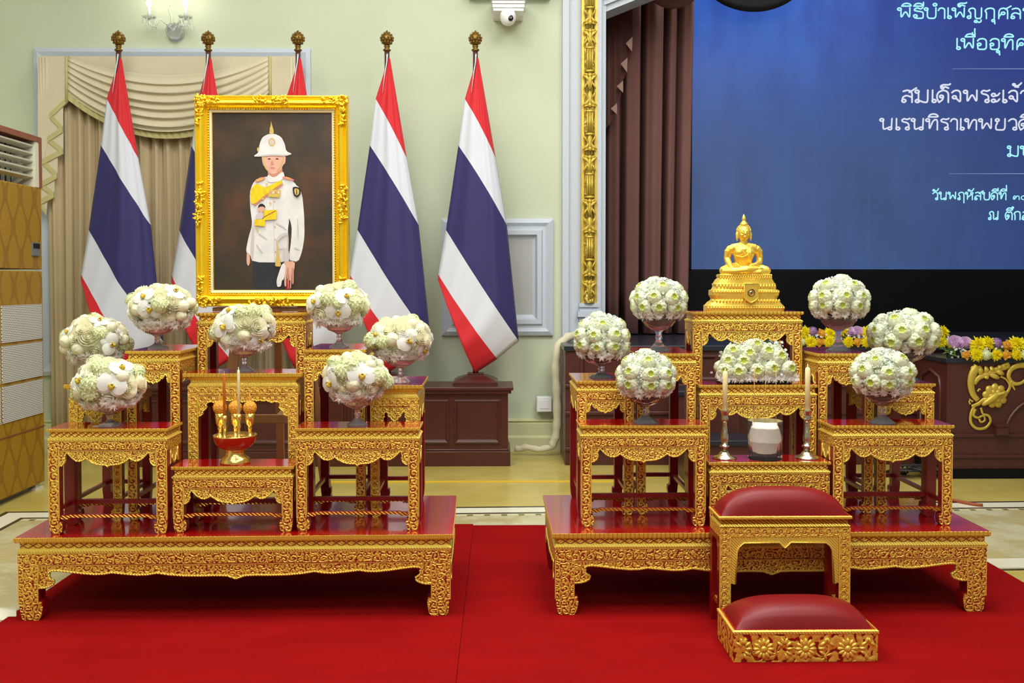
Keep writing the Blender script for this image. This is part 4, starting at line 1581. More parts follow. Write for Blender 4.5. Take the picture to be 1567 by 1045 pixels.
for (r, z) in pr_out:
    for i in range(nf):
        a = 2 * PI * i / nf
        rr = r * (1 - (.03 if (i % 2 and z < gh * .48 and r > gr * .95) else 0))
        t.v.append((rr * math.cos(a), rr * math.sin(a), z))
for j in range(len(pr_out) - 1):
    for i in range(nf):
        i2 = (i + 1) % nf
        t.face((k0 + j * nf + i, k0 + j * nf + i2, k0 + (j + 1) * nf + i2, k0 + (j + 1) * nf + i), 'pot_glass', j > 3)
t.face([k0 + i for i in range(nf)][::-1], 'pot_glass')
gl = thing('incense_glass', 'ribbed clear glass pot filled with white sand between the silver candlesticks', 'glass pot', (gx, YC - .005, zd))
t.build('glass_pot', gl)
t = MB()
t.lathe([(gr * .70, .022), (gr * .78, gh * .30), (gr * .92, gh * .46), (gr * .925, gh * .47), (gr * .925, gh * .82), (gr * .90, gh * .84), (gr * .6, gh * .87), (.001, gh * .86)], 36, 'sand', smooth=False)
t.build('sand', gl)
for px, lab in ((1154, 'left incense stick in the glass of sand'), (1171, 'middle incense stick in the glass of sand'), (1187, 'right incense stick in the glass of sand')):
    q = at(px, 655, YC - .005)
    zt = at(px, 560, YC - .005).z
    z0 = zd + gh * .83
    o = MB().lathe([(.0013, 0), (.0013, zt - z0)], 8, 'incense')
    tag(o.build('incense_stick', loc=(q.x, YC - .005, z0)), lab, 'incense', 'incense sticks in the glass of sand')

# ------------------------------------------------------------------ gilded seated statue
YB = 4.055
S = .000724 * YB / 4.05
pb = at(1137.5, 473, YB)
st = thing('seated_statue', 'small gilded seated statue with a flame finial on a tiered pedestal', 'statue', (pb.x, YB, HT['h']))


def sx_(cx):
    return (cx - 365) * S


def sz_(cy):
    return (610 - cy) * S


t = MB()
tiers = [(610, 143), (578, 143), (574, 150), (560, 162), (545, 182), (540, 184), (517, 172), (512, 172), (490, 172), (486, 186), (470, 194), (455, 190), (448, 198), (430, 208), (420, 220), (412, 216), (402, 216), (398, 226)]
prof = [((365 - x) * S, sz_(y)) for (y, x) in tiers]
b = len(t.v)
NS = 48


def sq(a, r):
    ca, sa = math.cos(a), math.sin(a)
    e = .42
    return (math.copysign(abs(ca) ** e, ca) * r, math.copysign(abs(sa) ** e, sa) * (r * .16 + .040))


for (r, z) in prof:
    for i in range(NS):
        x, y = sq(2 * PI * i / NS, r)
        t.v.append((x, y, z))
for j in range(len(prof) - 1):
    for i in range(NS):
        i2 = (i + 1) % NS
        t.face((b + j * NS + i, b + j * NS + i2, b + (j + 1) * NS + i2, b + (j + 1) * NS + i), 'gold_statue')
t.face([b + (len(prof) - 1) * NS + i for i in range(NS)], 'gold_statue')
t.face([b + i for i in range(NS)][::-1], 'gold_statue')
# lotus petal rows on the tiers
for (cy, hx, dep, n, rr) in ((552, 196, .072, 22, .009), (470, 172, .068, 20, .010), (420, 150, .064, 22, .0075), (406, 150, .064, 24, .005), (500, 192, .071, 26, .006), (590, 222, .076, 30, .006)):
    for i in range(n):
        x = -hx * S + 2 * hx * S * (i + .5) / n
        rloc = hx * S
        yy = -((rloc * 1.02) * .16 + .040) * (1 - abs(x / rloc) ** 4.8) ** .21
        t.ell((x, yy, sz_(cy)), hx * S / n * .85, .004, rr, 'gold_statue', 7, 5)
pdst = t.build('pedestal', st)
t = MB()
px_ = sx_(382)
sh = [(-.030, sz_(452)), (.030, sz_(452)), (.026, sz_(500)), (.030, sz_(530)), (.016, sz_(548)), (0, sz_(560)), (-.016, sz_(548)), (-.030, sz_(530)), (-.026, sz_(500))]
t.prism([(px_ + x, z) for (x, z) in sh], 'y', -.079, -.060, 'gold_statue')
t.tube([(px_ + x, -.079, z) for (x, z) in sh], .003, 6, 'gold_statue', closed=True, up=(0, 1, 0))
ring = [(px_ + .0135 * math.cos(2 * PI * i / 20), -.080, sz_(503) + .0135 * math.sin(2 * PI * i / 20)) for i in range(20)]
t.tube(ring, .0026, 6, 'antique', closed=True, up=(0, 1, 0))
t.ell((px_, -.079, sz_(503)), .0085, .002, .0085, 'silver', 12, 6)
t.ell((px_, -.0805, sz_(503)), .003, .0015, .005, 'antique', 8, 5)
t.build('emblem_plaque', pdst)
t = MB()
g_ = 'gold_statue'
# folded legs
kn = sz_(380)
for s_ in (-1, 1):
    t.tube([(s_ * .030, .012, kn + .006), (s_ * .068, -.006, kn + .004), (s_ * .090, -.024, kn), (s_ * .094, -.034, kn - .002)], [.030, .024, .019, .013], 14, g_)
t.tube([(-.092, -.030, kn - .002), (-.055, -.050, kn - .002), (.0, -.056, kn + .004), (.046, -.046, kn + .008)], [.016, .016, .014, .011], 14, g_)
t.tube([(.092, -.030, kn - .004), (.055, -.046, kn - .006), (.0, -.046, kn - .008), (-.046, -.040, kn - .006)], [.016, .016, .014, .011], 14, g_)
t.ell((.052, -.048, kn + .010), .018, .010, .006, g_)
t.ell((0, .0, kn - .004), .072, .042, .016, g_, 18, 8)
# torso
t.tube([(0, .008, sz_(385)), (0, .008, sz_(350)), (0, .006, sz_(320)), (0, .004, sz_(285)), (0, .004, sz_(255)), (0, .004, sz_(238)), (0, .002, sz_(224))], [.036, .034, .037, .046, .048, .036, .018], 20, g_, up=(0, 1, 0), flat=.62)
t.ell((-.021, -.020, sz_(275)), .019, .012, .016, g_)
t.ell((.021, -.020, sz_(275)), .019, .012, .016, g_)
t.tube([(-.050, .004, sz_(250)), (0, .004, sz_(240)), (.050, .004, sz_(250))], [.017, .020, .017], 14, g_)
for s_ in (-1, 1):
    t.ell((s_ * .054, .005, sz_(258)), .0195, .0175, .0185, g_, 14, 10)
# neck and head
t.tube([(0, .003, sz_(240)), (0, 0, sz_(205))], [.017, .0155], 14, g_)
hz = sz_(166)
t.ell((-.005 * 0, -.002, hz), .0262, .0275, .0335, g_, 20, 14)
t.ell((0, -.009, hz - .016), .0180, .0165, .0150, g_, 14, 10)
t.tube([(0, -.0275, hz + .007), (0, -.0315, hz - .004)], [.0028, .0045], 8, g_)
t.ell((0, -.0268, hz - .0140), .0074, .0030, .0020, g_)
t.ell((0, -.0258, hz - .0176), .0056, .0030, .0020, g_)
for s_ in (-1, 1):
    t.tube([(s_ * .003, -.0285, hz + .008), (s_ * .009, -.0275, hz + .0115), (s_ * .0165, -.0225, hz + .008)], .0016, 6, g_)
    t.ell((s_ * .0098, -.0255, hz + .0035), .0062, .003, .0026, g_)
    t.ell((s_ * .012, -.021, hz - .008), .008, .006, .008, g_)
    t.tube([(s_ * .0265, .002, hz + .008), (s_ * .0290, .000, hz - .004), (s_ * .0285, -.002, hz - .022), (s_ * .0275, -.002, hz - .031)], [.005, .0055, .0045, .0030], 8, g_)
# arms
t.tube([(-.052, .004, sz_(252)), (-.063, .006, sz_(270)), (-.066, .010, sz_(308)), (-.064, -.004, sz_(330)), (-.062, -.028, sz_(352)), (-.061, -.044, sz_(362))], [.0175, .0165, .0140, .0130, .0105, .0085], 14, g_)
t.tube([(.052, .004, sz_(252)), (.064, .006, sz_(270)), (.069, .012, sz_(308)), (.064, -.004, sz_(334)), (.040, -.034, sz_(348)), (.014, -.046, sz_(354))], [.0175, .0165, .0140, .0130, .0105, .0085], 14, g_)
# hands: palm and five fingers each
t.ell((-.061, -.050, sz_(366)), .010, .007, .010, g_)
for q in range(4):
    xx = -.0685 + q * .0050
    t.tube([(xx, -.054, sz_(368)), (xx, -.0585, sz_(380)), (xx, -.0570, sz_(392) - .002 * (q in (1, 2)))], [.0028, .0026, .0020], 6, g_)
t.tube([(-.052, -.050, sz_(364)), (-.046, -.056, sz_(374))], [.003, .0022], 6, g_)
t.ell((.002, -.050, sz_(357)), .014, .010, .005, g_)
for q in range(4):
    t.tube([(-.006, -.044 - q * .0046, sz_(356)), (-.020, -.0445 - q * .0046, sz_(357)), (-.030 + .002 * (q == 3), -.044 - q * .0044, sz_(354))], [.0027, .0025, .0019], 6, g_)
t.tube([(.004, -.056, sz_(352)), (-.006, -.058, sz_(345))], [.003, .0022], 6, g_)
body = t.build('body', st)
rm = body.modifiers.new('remesh', 'REMESH')
rm.mode = 'VOXEL'
rm.voxel_size = .0017
rm.use_smooth_shade = True
sm = body.modifiers.new('smooth', 'SMOOTH')
sm.iterations = 3
sm.factor = .4
t = MB()
t.ell((0, .003, hz + .010), .0285, .0275, .0270, g_, 18, 12)
for zz in range(6):
    for q in range(18):
        el = .1 + zz * .24
        a = 2 * PI * (q + .5 * (zz % 2)) / 18
        if math.sin(a) * math.cos(el) < -.55 + .12 * zz and zz < 3:
            continue
        t.ell((.0285 * math.cos(a) * math.cos(el), .003 + .0275 * math.sin(a) * math.cos(el), hz + .010 + .027 * math.sin(el)), .0032, .0032, .0032, g_, 6, 4)
t.lathe([(.018, hz + .030), (.016, hz + .040), (.010, hz + .048), (.006, hz + .052), (.0085, hz + .056), (.0075, hz + .064), (.004, hz + .074), (.0005, sz_(56))], 14, g_)
t.build('hair_finial', body)
t = MB()
t.tube([(.030, -.012, sz_(236)), (.020, -.034, sz_(262)), (.006, -.037, sz_(290)), (-.014, -.036, sz_(302)), (-.034, -.028, sz_(296)), (-.046, -.012, sz_(285))], [.003, .003, .0026, .0024, .0022, .002], 6, g_)
t.tube([(.018, -.030, sz_(246)), (.019, -.038, sz_(275)), (.018, -.036, sz_(335))], [.0045, .005, .005], 8, g_, up=(0, 1, 0), flat=.4)
t.build('robe_fold', body)

# ------------------------------------------------------------------ framed portrait on its easel
YP = 4.36
kp = YP / FPX


def pic_mat(name, c, rough=.35):
    return simple(name, c, rough, coat=0.0)


n = NT('portrait_backdrop')
v = n.obj()
f = n.noise(v, 4.5, 4, .6)
f2 = n.noise(v, 2.2, 2)
n.set(col=n.mix(n.smooth(f, .38, .72), srgb(58, 50, 42), n.mix(n.smooth(f2, .4, .6), srgb(80, 66, 46), srgb(92, 62, 40))), rough=.3)
M['pic_bg'] = n.m
M['pic_white'] = simple('portrait_white', (220, 219, 218), .35, 0, .07, 16)
M['pic_shade'] = pic_mat('portrait_pale_grey', (198, 192, 190))
M['pic_skin'] = simple('portrait_skin', (218, 170, 148), .35, 0, .06, 40)
M['pic_skin2'] = pic_mat('portrait_skin_deep', (196, 138, 116))
M['pic_dark'] = pic_mat('portrait_dark_cloth', (46, 48, 54))
M['pic_yellow'] = simple('portrait_yellow', (226, 198, 30), .35, 0, .12, 50)
M['pic_gold'] = pic_mat('portrait_gold', (206, 178, 96))
M['pic_pink'] = pic_mat('portrait_pink', (214, 130, 110))
M['pic_red'] = pic_mat('portrait_red', (150, 40, 44))
M['pic_black'] = pic_mat('portrait_black', (40, 34, 36))

fa, fb = at(299.5, 147, YP), at(534.5, 469, YP)
fx0, fx1, fz1, fz0 = fa.x, fb.x, fa.z, fb.z
pf = thing('framed_portrait', 'large gold framed portrait of a person in white uniform and helmet, on an easel', 'picture', ((fx0 + fx1) / 2, YP, fz0))
ox, oy, oz = pf.location


def lp(px, py):
    p = at(px, py, YP)
    return (p.x - ox, p.z - oz)


fw, fh = fx1 - fx0, fz1 - fz0
t = MB()
prF = [(0, .03), (0, -.020), (.006, -.030), (.014, -.024), (.020, -.020), (.024, -.030), (.034, -.034), (.044, -.022), (.050, -.012), (.054, -.018), (.058, -.012)]
frame_xz(t, -fw / 2, fw / 2, 0, fh, prF, ['gold_bright'] * 4 + ['gold_bright'] * 6)
prb = .058
# corner and centre ornaments: clustered leaves and scrolls
rg = random.Random(5)


def leafcluster(t, cx, cz, ax, az, n):
    for q in range(n):
        u, w = rg.uniform(-1, 1), rg.uniform(-1, 1)
        R = Matrix.Rotation(rg.uniform(0, PI), 3, 'Y')
        t.ell((cx + u * ax, -.030 - .006 * rg.random(), cz + w * az), .010 * rg.uniform(.7, 1.3), .007, .0045, 'gold_orn', 7, 5, R)


for sx in (-1, 1):
    for zz, sz in ((0, 1), (fh, -1)):
        cx = sx * (fw / 2)
        leafcluster(t, cx - sx * .026, zz + sz * .026, .024, .024, 22)
        leafcluster(t, cx - sx * .075, zz + sz * .024, .035, .014, 14)
        leafcluster(t, cx - sx * .024, zz + sz * .085, .014, .045, 16)
    leafcluster(t, sx * (fw / 2 - .022), fh * .49, .022, .075, 34)
    leafcluster(t, sx * (fw / 2 - .022), fh * .49, .014, .11, 16)
for zz in (.022, fh - .022):
    leafcluster(t, 0, zz, .075, .018, 30)
    leafcluster(t, 0, zz, .10, .010, 12)
# beaded inner edge
zz = .060
nb = 74
for i in range(nb):
    z = .058 + (fh - .116) * i / (nb - 1)
    for sx in (-1, 1):
        t.ell((sx * (fw / 2 - .060), -.016, z), .0032, .003, .0042, 'gold_bright', 5, 4)
nb = 50
for i in range(nb):
    x = -(fw / 2 - .06) + (fw - .12) * i / (nb - 1)
    for z in (.060, fh - .060):
        t.ell((x, -.016, z), .0042, .003, .0032, 'gold_bright', 5, 4)
t.build('frame', pf)
M['liner'] = simple('cream_liner', (226, 214, 168), .5)
t = MB()
frame_xz(t, -fw / 2 + .062, fw / 2 - .062, .062, fh - .062, [(0, 0), (0, -.012), (.010, -.008), (.012, .0)], ['liner', 'liner', 'gold_bright'])
t.build('liner', pf)
t = MB()
a0, a1 = lp(324.5, 446), lp(510, 171)
t.box(a0[0] - .01, a1[0] + .01, .003, .012, a0[1] - .01, a1[1] + .01, 'pic_bg')
layer = [0]


def pic(pts, m, sm=1, raw=False):
    layer[0] += 1
    ps = [lp(370 + cx / 3.736, 180 + cy / 3.736) for (cx, cy) in pts]
    if sm:
        ps = ps + [ps[0]]
        for _ in range(sm):
            out = []
            for i in range(len(ps) - 1):
                a, b = ps[i], ps[i + 1]
                out.append((a[0] * .8 + b[0] * .2, a[1] * .8 + b[1] * .2))
                out.append((a[0] * .2 + b[0] * .8, a[1] * .2 + b[1] * .8))
            ps = out + [out[0]]
        ps = ps[:-1]
    y = .003 - .00012 * layer[0]
    t.prism(ps, 'y', y, y + .00008, m)


def oval(cx, cy, rx, ry, m, rot=0):
    pic([(cx + rx * math.cos(a) * math.cos(rot) - ry * math.sin(a) * math.sin(rot), cy + rx * math.cos(a) * math.sin(rot) + ry * math.sin(a) * math.cos(rot)) for a in [2 * PI * i / 16 for i in range(16)]], m, 0)


# trousers, arms, jacket
pic([(60, 815), (210, 820), (258, 800), (262, 990), (58, 990)], 'pic_dark', 0)
pic([(28, 765), (44, 770), (46, 830), (36, 850), (26, 830)], 'pic_skin', 1)
pic([(262, 370), (318, 385), (345, 440), (356, 560), (358, 680), (345, 760), (322, 826), (262, 812), (278, 740), (286, 640), (268, 560)], 'pic_white', 1)
pic([(80, 355), (140, 335), (235, 335), (300, 365), (330, 430), (300, 520), (272, 575), (262, 640), (268, 700), (264, 790), (250, 828), (60, 826), (46, 780), (22, 768), (36, 690), (60, 610), (48, 520), (44, 430), (60, 380)], 'pic_white', 1)
pic([(268, 572), (280, 600), (286, 640), (280, 655), (270, 630)], 'pic_bg', 1)
pic([(60, 610), (72, 640), (70, 760), (62, 826), (54, 800), (46, 770)], 'pic_shade', 1)
pic([(262, 640), (268, 700), (264, 790), (256, 800), (258, 700)], 'pic_shade', 1)
for (a, b) in (((176, 372), (186, 826)),):
    pic([(a[0], a[1]), (a[0] + 2.5, a[1]), (b[0] + 2.5, b[1]), (b[0], b[1])], 'pic_shade', 0)
for q in range(5):
    oval(186 + q * 1.5, 480 + q * 72, 4.5, 4.5, 'pic_gold')
for pts in ([(100, 660), (140, 690), (150, 700), (138, 696), (98, 668)], [(196, 600), (240, 620), (262, 650), (236, 630), (194, 607)], [(84, 720), (120, 770), (116, 776), (80, 730)], [(318, 560), (326, 640), (320, 700), (316, 640)], [(300, 740), (330, 752), (328, 758), (298, 748)]):
    pic(pts, 'pic_shade', 1)
# neck, collar
pic([(148, 270), (228, 262), (236, 335), (200, 350), (150, 345)], 'pic_skin2', 1)
pic([(142, 345), (150, 325), (185, 345), (236, 305), (246, 340), (215, 365), (150, 372)], 'pic_white', 1)
# face: a plain, generic face
pic([(112, 205), (244, 205), (242, 262), (222, 300), (190, 322), (168, 322), (140, 300), (118, 262)], 'pic_skin', 1)
pic([(236, 218), (252, 222), (248, 262), (238, 268)], 'pic_skin', 1)
pic([(114, 212), (180, 210), (242, 212), (240, 226), (180, 222), (116, 226)], 'pic_skin2', 1)
pic([(146, 236), (158, 231), (168, 237), (157, 240)], 'pic_black', 1)
pic([(190, 236), (202, 231), (214, 237), (202, 240)], 'pic_black', 1)
pic([(172, 240), (180, 262), (186, 268), (172, 272), (164, 266)], 'pic_skin2', 1)
pic([(158, 286), (176, 281), (194, 286), (176, 293)], 'pic_pink', 1)
for side in ([(116, 222), (120, 222), (132, 270), (152, 302), (148, 305), (126, 274)], [(240, 222), (236, 222), (226, 268), (200, 302), (204, 305), (230, 272)]):
    pic(side, 'pic_gold', 0)
# helmet and spike
pic([(64, 222), (96, 200), (102, 150), (118, 112), (150, 94), (188, 92), (226, 110), (246, 150), (254, 192), (290, 208), (250, 216), (180, 212), (110, 218)], 'pic_white', 1)
pic([(64, 222), (110, 214), (180, 207), (250, 211), (290, 208), (250, 220), (180, 217), (110, 223)], 'pic_shade', 1)
pic([(158, 94), (160, 70), (166, 40), (168, 18), (172, 40), (182, 70), (182, 94)], 'pic_gold', 1)
oval(169, 62, 9, 11, 'pic_gold')
oval(169, 84, 11, 6, 'pic_gold')
oval(172, 140, 20, 24, 'pic_gold')
oval(172, 140, 13, 16, 'pic_shade')
oval(94, 182, 6, 12, 'pic_gold')
# sash, epaulettes, medals, badge
pic([(48, 420), (78, 375), (120, 392), (132, 400), (228, 355), (236, 372), (150, 430), (70, 496), (52, 490)], 'pic_yellow', 1)
pic([(70, 496), (150, 432), (236, 376), (238, 384), (152, 442), (72, 506)], 'pic_pink', 0)
pic([(74, 358), (110, 340), (136, 340), (132, 352), (84, 372)], 'pic_pink', 1)
pic([(80, 356), (110, 346), (128, 346), (126, 352), (86, 366)], 'pic_gold', 1)
pic([(230, 338), (262, 338), (302, 356), (296, 362), (240, 350)], 'pic_pink', 1)
pic([(238, 339), (262, 341), (292, 354), (262, 348)], 'pic_gold', 1)
pic([(160, 412), (224, 414), (216, 458), (150, 452)], 'pic_gold', 0)
for q in range(4):
    oval(166 + q * 15, 428, 5, 6, 'pic_white' if q % 2 else 'pic_pink')
    oval(166 + q * 15, 444, 4, 5, 'pic_yellow')
pic([(290, 398), (312, 394), (336, 404), (338, 438), (318, 458), (296, 444)], 'pic_black', 1)
pic([(300, 408), (314, 404), (328, 412), (328, 434), (316, 446), (304, 436)], 'pic_gold', 1)
pic([(312, 408), (316, 408), (318, 440), (312, 440)], 'pic_black', 0)
pic([(128, 530), (202, 526), (198, 582), (126, 586)], 'pic_yellow', 0)
pic([(110, 576), (196, 530), (197, 534), (112, 580)], 'pic_red', 0)
pic([(74, 584), (134, 578), (134, 622), (72, 616)], 'pic_yellow', 0)
oval(114, 520, 21, 22, 'pic_skin')
pic([(92, 520), (98, 498), (116, 490), (134, 502), (136, 520), (124, 508), (104, 510)], 'pic_black', 1)
pic([(80, 560), (102, 540), (126, 545), (124, 578), (84, 582)], 'pic_shade', 1)
for (cx, cy) in ((144, 380), (122, 465), (164, 490), (84, 630), (92, 646)):
    oval(cx, cy, 5, 7, 'pic_gold')
# hilt, tassel, glove and hand
pic([(196, 700), (220, 668), (258, 655), (268, 668), (226, 684), (206, 712), (208, 742), (268, 746), (268, 754), (200, 750)], 'pic_shade', 1)
pic([(198, 700), (204, 700), (212, 770), (226, 840), (222, 852), (194, 850), (192, 838), (202, 770)], 'pic_gold', 1)
pic([(240, 750), (270, 752), (272, 830), (244, 830)], 'pic_shade', 1)
pic([(238, 822), (306, 820), (302, 870), (288, 900), (258, 900), (242, 870)], 'pic_skin', 1)
for q, (x0, x1, y1) in enumerate(((244, 257, 968), (258, 271, 985), (272, 285, 980), (286, 300, 955))):
    pic([(x0, 860), (x1, 856), (x1 - 1, y1 - 10), ((x0 + x1) / 2, y1), (x0 + 1, y1 - 12)], 'pic_skin' if q % 2 == 0 else 'pic_skin2', 1)
pic([(232, 834), (252, 838), (250, 880), (240, 930), (232, 926), (226, 965), (204, 968), (200, 930), (216, 880)], 'pic_white', 1)
pic([(256, 920), (264, 920), (266, 990), (256, 990)], 'pic_red', 0)
pic([(272, 930), (280, 930), (278, 990), (270, 990)], 'pic_red', 0)
cv = t.build('picture', pf)

ez = thing('easel', 'wooden display easel standing behind the tables and holding the portrait', 'easel', (at(417, 500, 4.46).x, 4.46, CZ))
ex, ey = ez.location.x, ez.location.y


def beam(p, q, w, d):
    t = MB()
    p, q = Vector(p), Vector(q)
    ax = (q - p).normalized()
    s_ = ax.cross(Vector((0, 1, 0))).normalized() * w / 2
    f_ = s_.cross(ax).normalized() * d / 2
    b = t.pts([p - s_ - f_, p + s_ - f_, p + s_ + f_, p - s_ + f_, q - s_ - f_, q + s_ - f_, q + s_ + f_, q - s_ + f_])
    for fc in ((0, 1, 5, 4), (1, 2, 6, 5), (2, 3, 7, 6), (3, 0, 4, 7), (4, 5, 6, 7), (3, 2, 1, 0)):
        t.face([b + i for i in fc], 'easel')
    return t


fl, fr_ = atz(322, 700, 0), atz(508, 700, 0)


def onY(px, py, Y):
    p = at(px, py, Y)
    return (p.x - ex, Y - ey, p.z - CZ)


for pxt, pxb in ((409, 318), (426, 510)):
    top = onY(pxt, 175, 4.46)
    bot = at(pxb, 770, 4.46)
    beam((bot.x - ex, 0, 0.006), top, .046, .022).build('leg', ez, bevel=.002)
top = onY(418, 182, 4.49)
bt = atz(434, 720, 0)
beam((at(434, 700, 5.0).x - ex, .50, 0.0), top, .036, .022).build('leg', ez, bevel=.002)
beam(onY(356, 641, 4.445), onY(482, 641, 4.445), .040, .018).build('crossbar', ez, bevel=.002)
beam(onY(330, 473, 4.40), onY(500, 473, 4.40), .018, .10).build('ledge', ez, bevel=.002)
beam(onY(422, 640, 4.455), onY(440, 622, 4.60), .016, .014).build('brace', ez)

# ------------------------------------------------------------------ cabinet row and flags
YK = 6.47
ck = at(781, 592, YK)
zk = ck.z
xk1 = ck.x
xk0 = at(205, 592, YK).x
cb = thing('low_cabinet', 'long low mahogany panelled cabinet under the row of flags', 'cabinet', ((xk0 + xk1) / 2, YK, 0))
W_ = xk1 - xk0
dk = .38
t = MB()
t.box(-W_ / 2 + .015, W_ / 2 - .015, .02, dk - .01, .10, zk - .045, 'wood')
cbody = t.build('body', cb)
t = MB()
t.box(-W_ / 2, W_ / 2, 0, dk, 0, .10, 'wood')
t.box(-W_ / 2 + .008, W_ / 2 - .008, .008, dk - .008, .10, .115, 'wood')
t.build('plinth', cb, bevel=.004)
t = MB()
t.box(-W_ / 2 - .02, W_ / 2 + .02, -.02, dk, zk - .022, zk, 'wood')
t.box(-W_ / 2 - .006, W_ / 2 + .006, -.006, dk - .005, zk - .045, zk - .022, 'wood')
t.build('worktop', cb, bevel=.004)
npn = 7
for i in range(npn):
    x0 = -W_ / 2 + .05 + (W_ - .1) / npn * i + .018
    x1 = -W_ / 2 + .05 + (W_ - .1) / npn * (i + 1) - .018
    t = MB()
    frame_xz(t, x0, x1, .15, zk - .085, [(0, .021), (0, .008), (.010, .006), (.022, .016), (.030, .018)], ['wood'] * 4)
    t.box(x0 + .03, x1 - .03, .017, .021, .18, zk - .115, 'wood')
    t.build('panel', cbody)

FY = 6.675
FK = FY / FPX


def flag_stand(px, label, seed, wob):
    rg = random.Random(seed)
    base = at(px, 580, FY)
    root = thing('flag_stand', label, 'flag', (base.x, FY, zk), 0, 'flags on stands along the wall')
    t = MB()
    hb = .150
    rows = t.moulding([(-.0, 0), (0, .022), (-.012, .030), (-.03, .040), (-.075, .058), (-.095, .062), (-.095, .075)], hb * 2, hb * 2, ['wood'] * 6)
    t.face([rows[-1] + i for i in range(4)], 'wood')
    t.face([rows[0] + i for i in (3, 2, 1, 0)], 'wood')
    t.build('base', root)
    ztop = at(px, 76, FY).z - zk
    t = MB()
    t.lathe([(.020, .07), (.018, .5), (.0175, ztop)], 16, 'pole')
    t.build('pole', root)
    t = MB()
    t.lathe([(.020, ztop - .012), (.026, ztop - .008), (.027, ztop - .001), (.020, ztop + .004), (.015, ztop + .012), (.021, ztop + .018), (.021, ztop + .022), (.013, ztop + .027), (.018, ztop + .030)], 18, 'antique')
    H0 = ztop + .028
    bul = [(.019, 0), (.033, .018), (.041, .036), (.042, .050), (.034, .068), (.020, .082), (.009, .092), (.0005, .104)]
    t.lathe([(r, H0 + z) for (r, z) in bul], 18, 'antique')
    for j, (r, z) in enumerate(bul[1:6]):
        for q in range(10):
            a = 2 * PI * (q + .5 * (j % 2)) / 10
            t.ell((r * math.cos(a), r * math.sin(a), H0 + z), r * .15, r * .15, .009, 'antique', 6, 5)
    t.build('finial', root)
    # cloth: rows follow the stripe edges, so each stripe is a band of the same sheet
    L = [(2, 90), (-17 + wob, 152), (-26, 223), (-45, 352), (-57, 420), (-57.5, 428)]
    Rr = [(5, 90), (30 + wob, 243), (48, 345), (66, 522), (33, 549), (-1, 571)]
    pts_mid = [0, .0, .0, .0, .0, .0]
    mats = ['flag_red', 'flag_white', 'flag_blue', 'flag_white', 'flag_red']
    t = MB()
    nu, nv = 24, 8
    ph = rg.uniform(0, 6)

    def edge(u, tt):
        # tt 0..5 along the boundaries
        i = min(4, int(tt))
        f = tt - i
        lx = L[i][0] * (1 - f) + L[i + 1][0] * f
        lz = L[i][1] * (1 - f) + L[i + 1][1] * f
        qx = Rr[i][0] * (1 - f) + Rr[i + 1][0] * f
        qz = Rr[i][1] * (1 - f) + Rr[i + 1][1] * f
        x = lx + (qx - lx) * u
        z = lz + (qz - lz) * u
        z += 9 * math.sin(PI * u) * (1 - .5 * abs(f - .5)) * (1 if tt > .5 else tt * 2) * (-.5 if i in (1, 2) else .35)
        drop = max(0, (z - 92)) / 480
        bul_ = .018 + .115 * drop ** .7
        s_ = 2 * u - 1
        y = -bul_ * (1 - .75 * s_ * s_) - .010 * drop ** .5 * math.sin(u * 4.2 * PI + ph + 1.1 * drop)
        y -= .004 * math.sin(u * 9 * PI + ph * 2)
        return (x * FK, y, at(px, z, FY).z - zk)
    b = len(t.v)
    total = 5 * nv
    for j in range(total + 1):
        for i in range(nu + 1):
            t.v.append(edge(i / nu, 5 * j / total))
    for j in range(total):
        for i in range(nu):
            t.face((b + j * (nu + 1) + i, b + (j + 1) * (nu + 1) + i, b + (j + 1) * (nu + 1) + i + 1, b + j * (nu + 1) + i + 1), mats[min(4, j // nv)], True)
    c_ = t.build('flag', root)
    so = c_.modifiers.new('thickness', 'SOLIDIFY')
    so.thickness = .003
    # white heading and tie of the cloth
    t = MB()
    zt = at(px, 84, FY).z - zk
    t.tube([(.004, -.022, zt), (.002, -.030, zt - .05), (-.012, -.036, zt - .14), (-.030 * .9, -.042, zt - .26)], [.005, .004, .003, .0015], 6, 'flag_white')
    t.build('heading_tie', root)
    return root


flag_stand(187, 'leftmost flag, red white and blue striped, before the beige curtain', 1, 0)
flag_stand(323, 'striped flag mostly hidden behind the left side of the portrait', 2, 1)
flag_stand(459, 'striped flag hidden behind the portrait, only its red tip showing above the frame', 3, -1)
flag_stand(594, 'striped flag just right of the portrait, lower end behind the orchid bowls', 4, 0)
flag_stand(728, 'rightmost flag, red white and blue striped, hanging free before the wall panel', 5, 1)


# ------------------------------------------------------------------ beige window curtains
YD = 7.02
cu = thing('window_curtain', 'beige floor-length curtains with cream swag and fringed cascades on the left window', 'curtain', (at(265, 400, YD).x, YD, 0))
cox = cu.location.x


def drape_mb(px0, px1, ytop, z0, pleats, amp, m, seed, Y, nu=150):
    rg = random.Random(seed)
    a, b = at(px0, ytop, Y), at(px1, ytop, Y)
    phs = [rg.uniform(-.5, .5) for _ in range(40)]

    def fn(u, v):
        x = a.x + (b.x - a.x) * u
        ph = u * pleats * 2 * PI
        k = int(u * pleats) % 40
        w = math.sin(ph + phs[k % 3] * .6) + .35 * math.sin(2.3 * ph + seed)
        y = amp * w * (1 - .15 * v)
        return (x + .012 * math.sin(v * 2 + k) - cox, y, a.z + (z0 - a.z) * v)
    t = MB()
    t.grid(fn, nu, 6, m)
    return t


t = drape_mb(68, 246, 92, .03, 9.3, .028, 'drape', 2, YD)
o = t.build('drape', cu)
t = drape_mb(240, 458, 92, .03, 11, .028, 'drape', 5, YD)
o2 = t.build('drape', cu)
for q in (o, o2):
    m_ = q.modifiers.new('thickness', 'SOLIDIFY')
    m_.thickness = .004
# flat pelmet cloth and swag
YS = 6.975


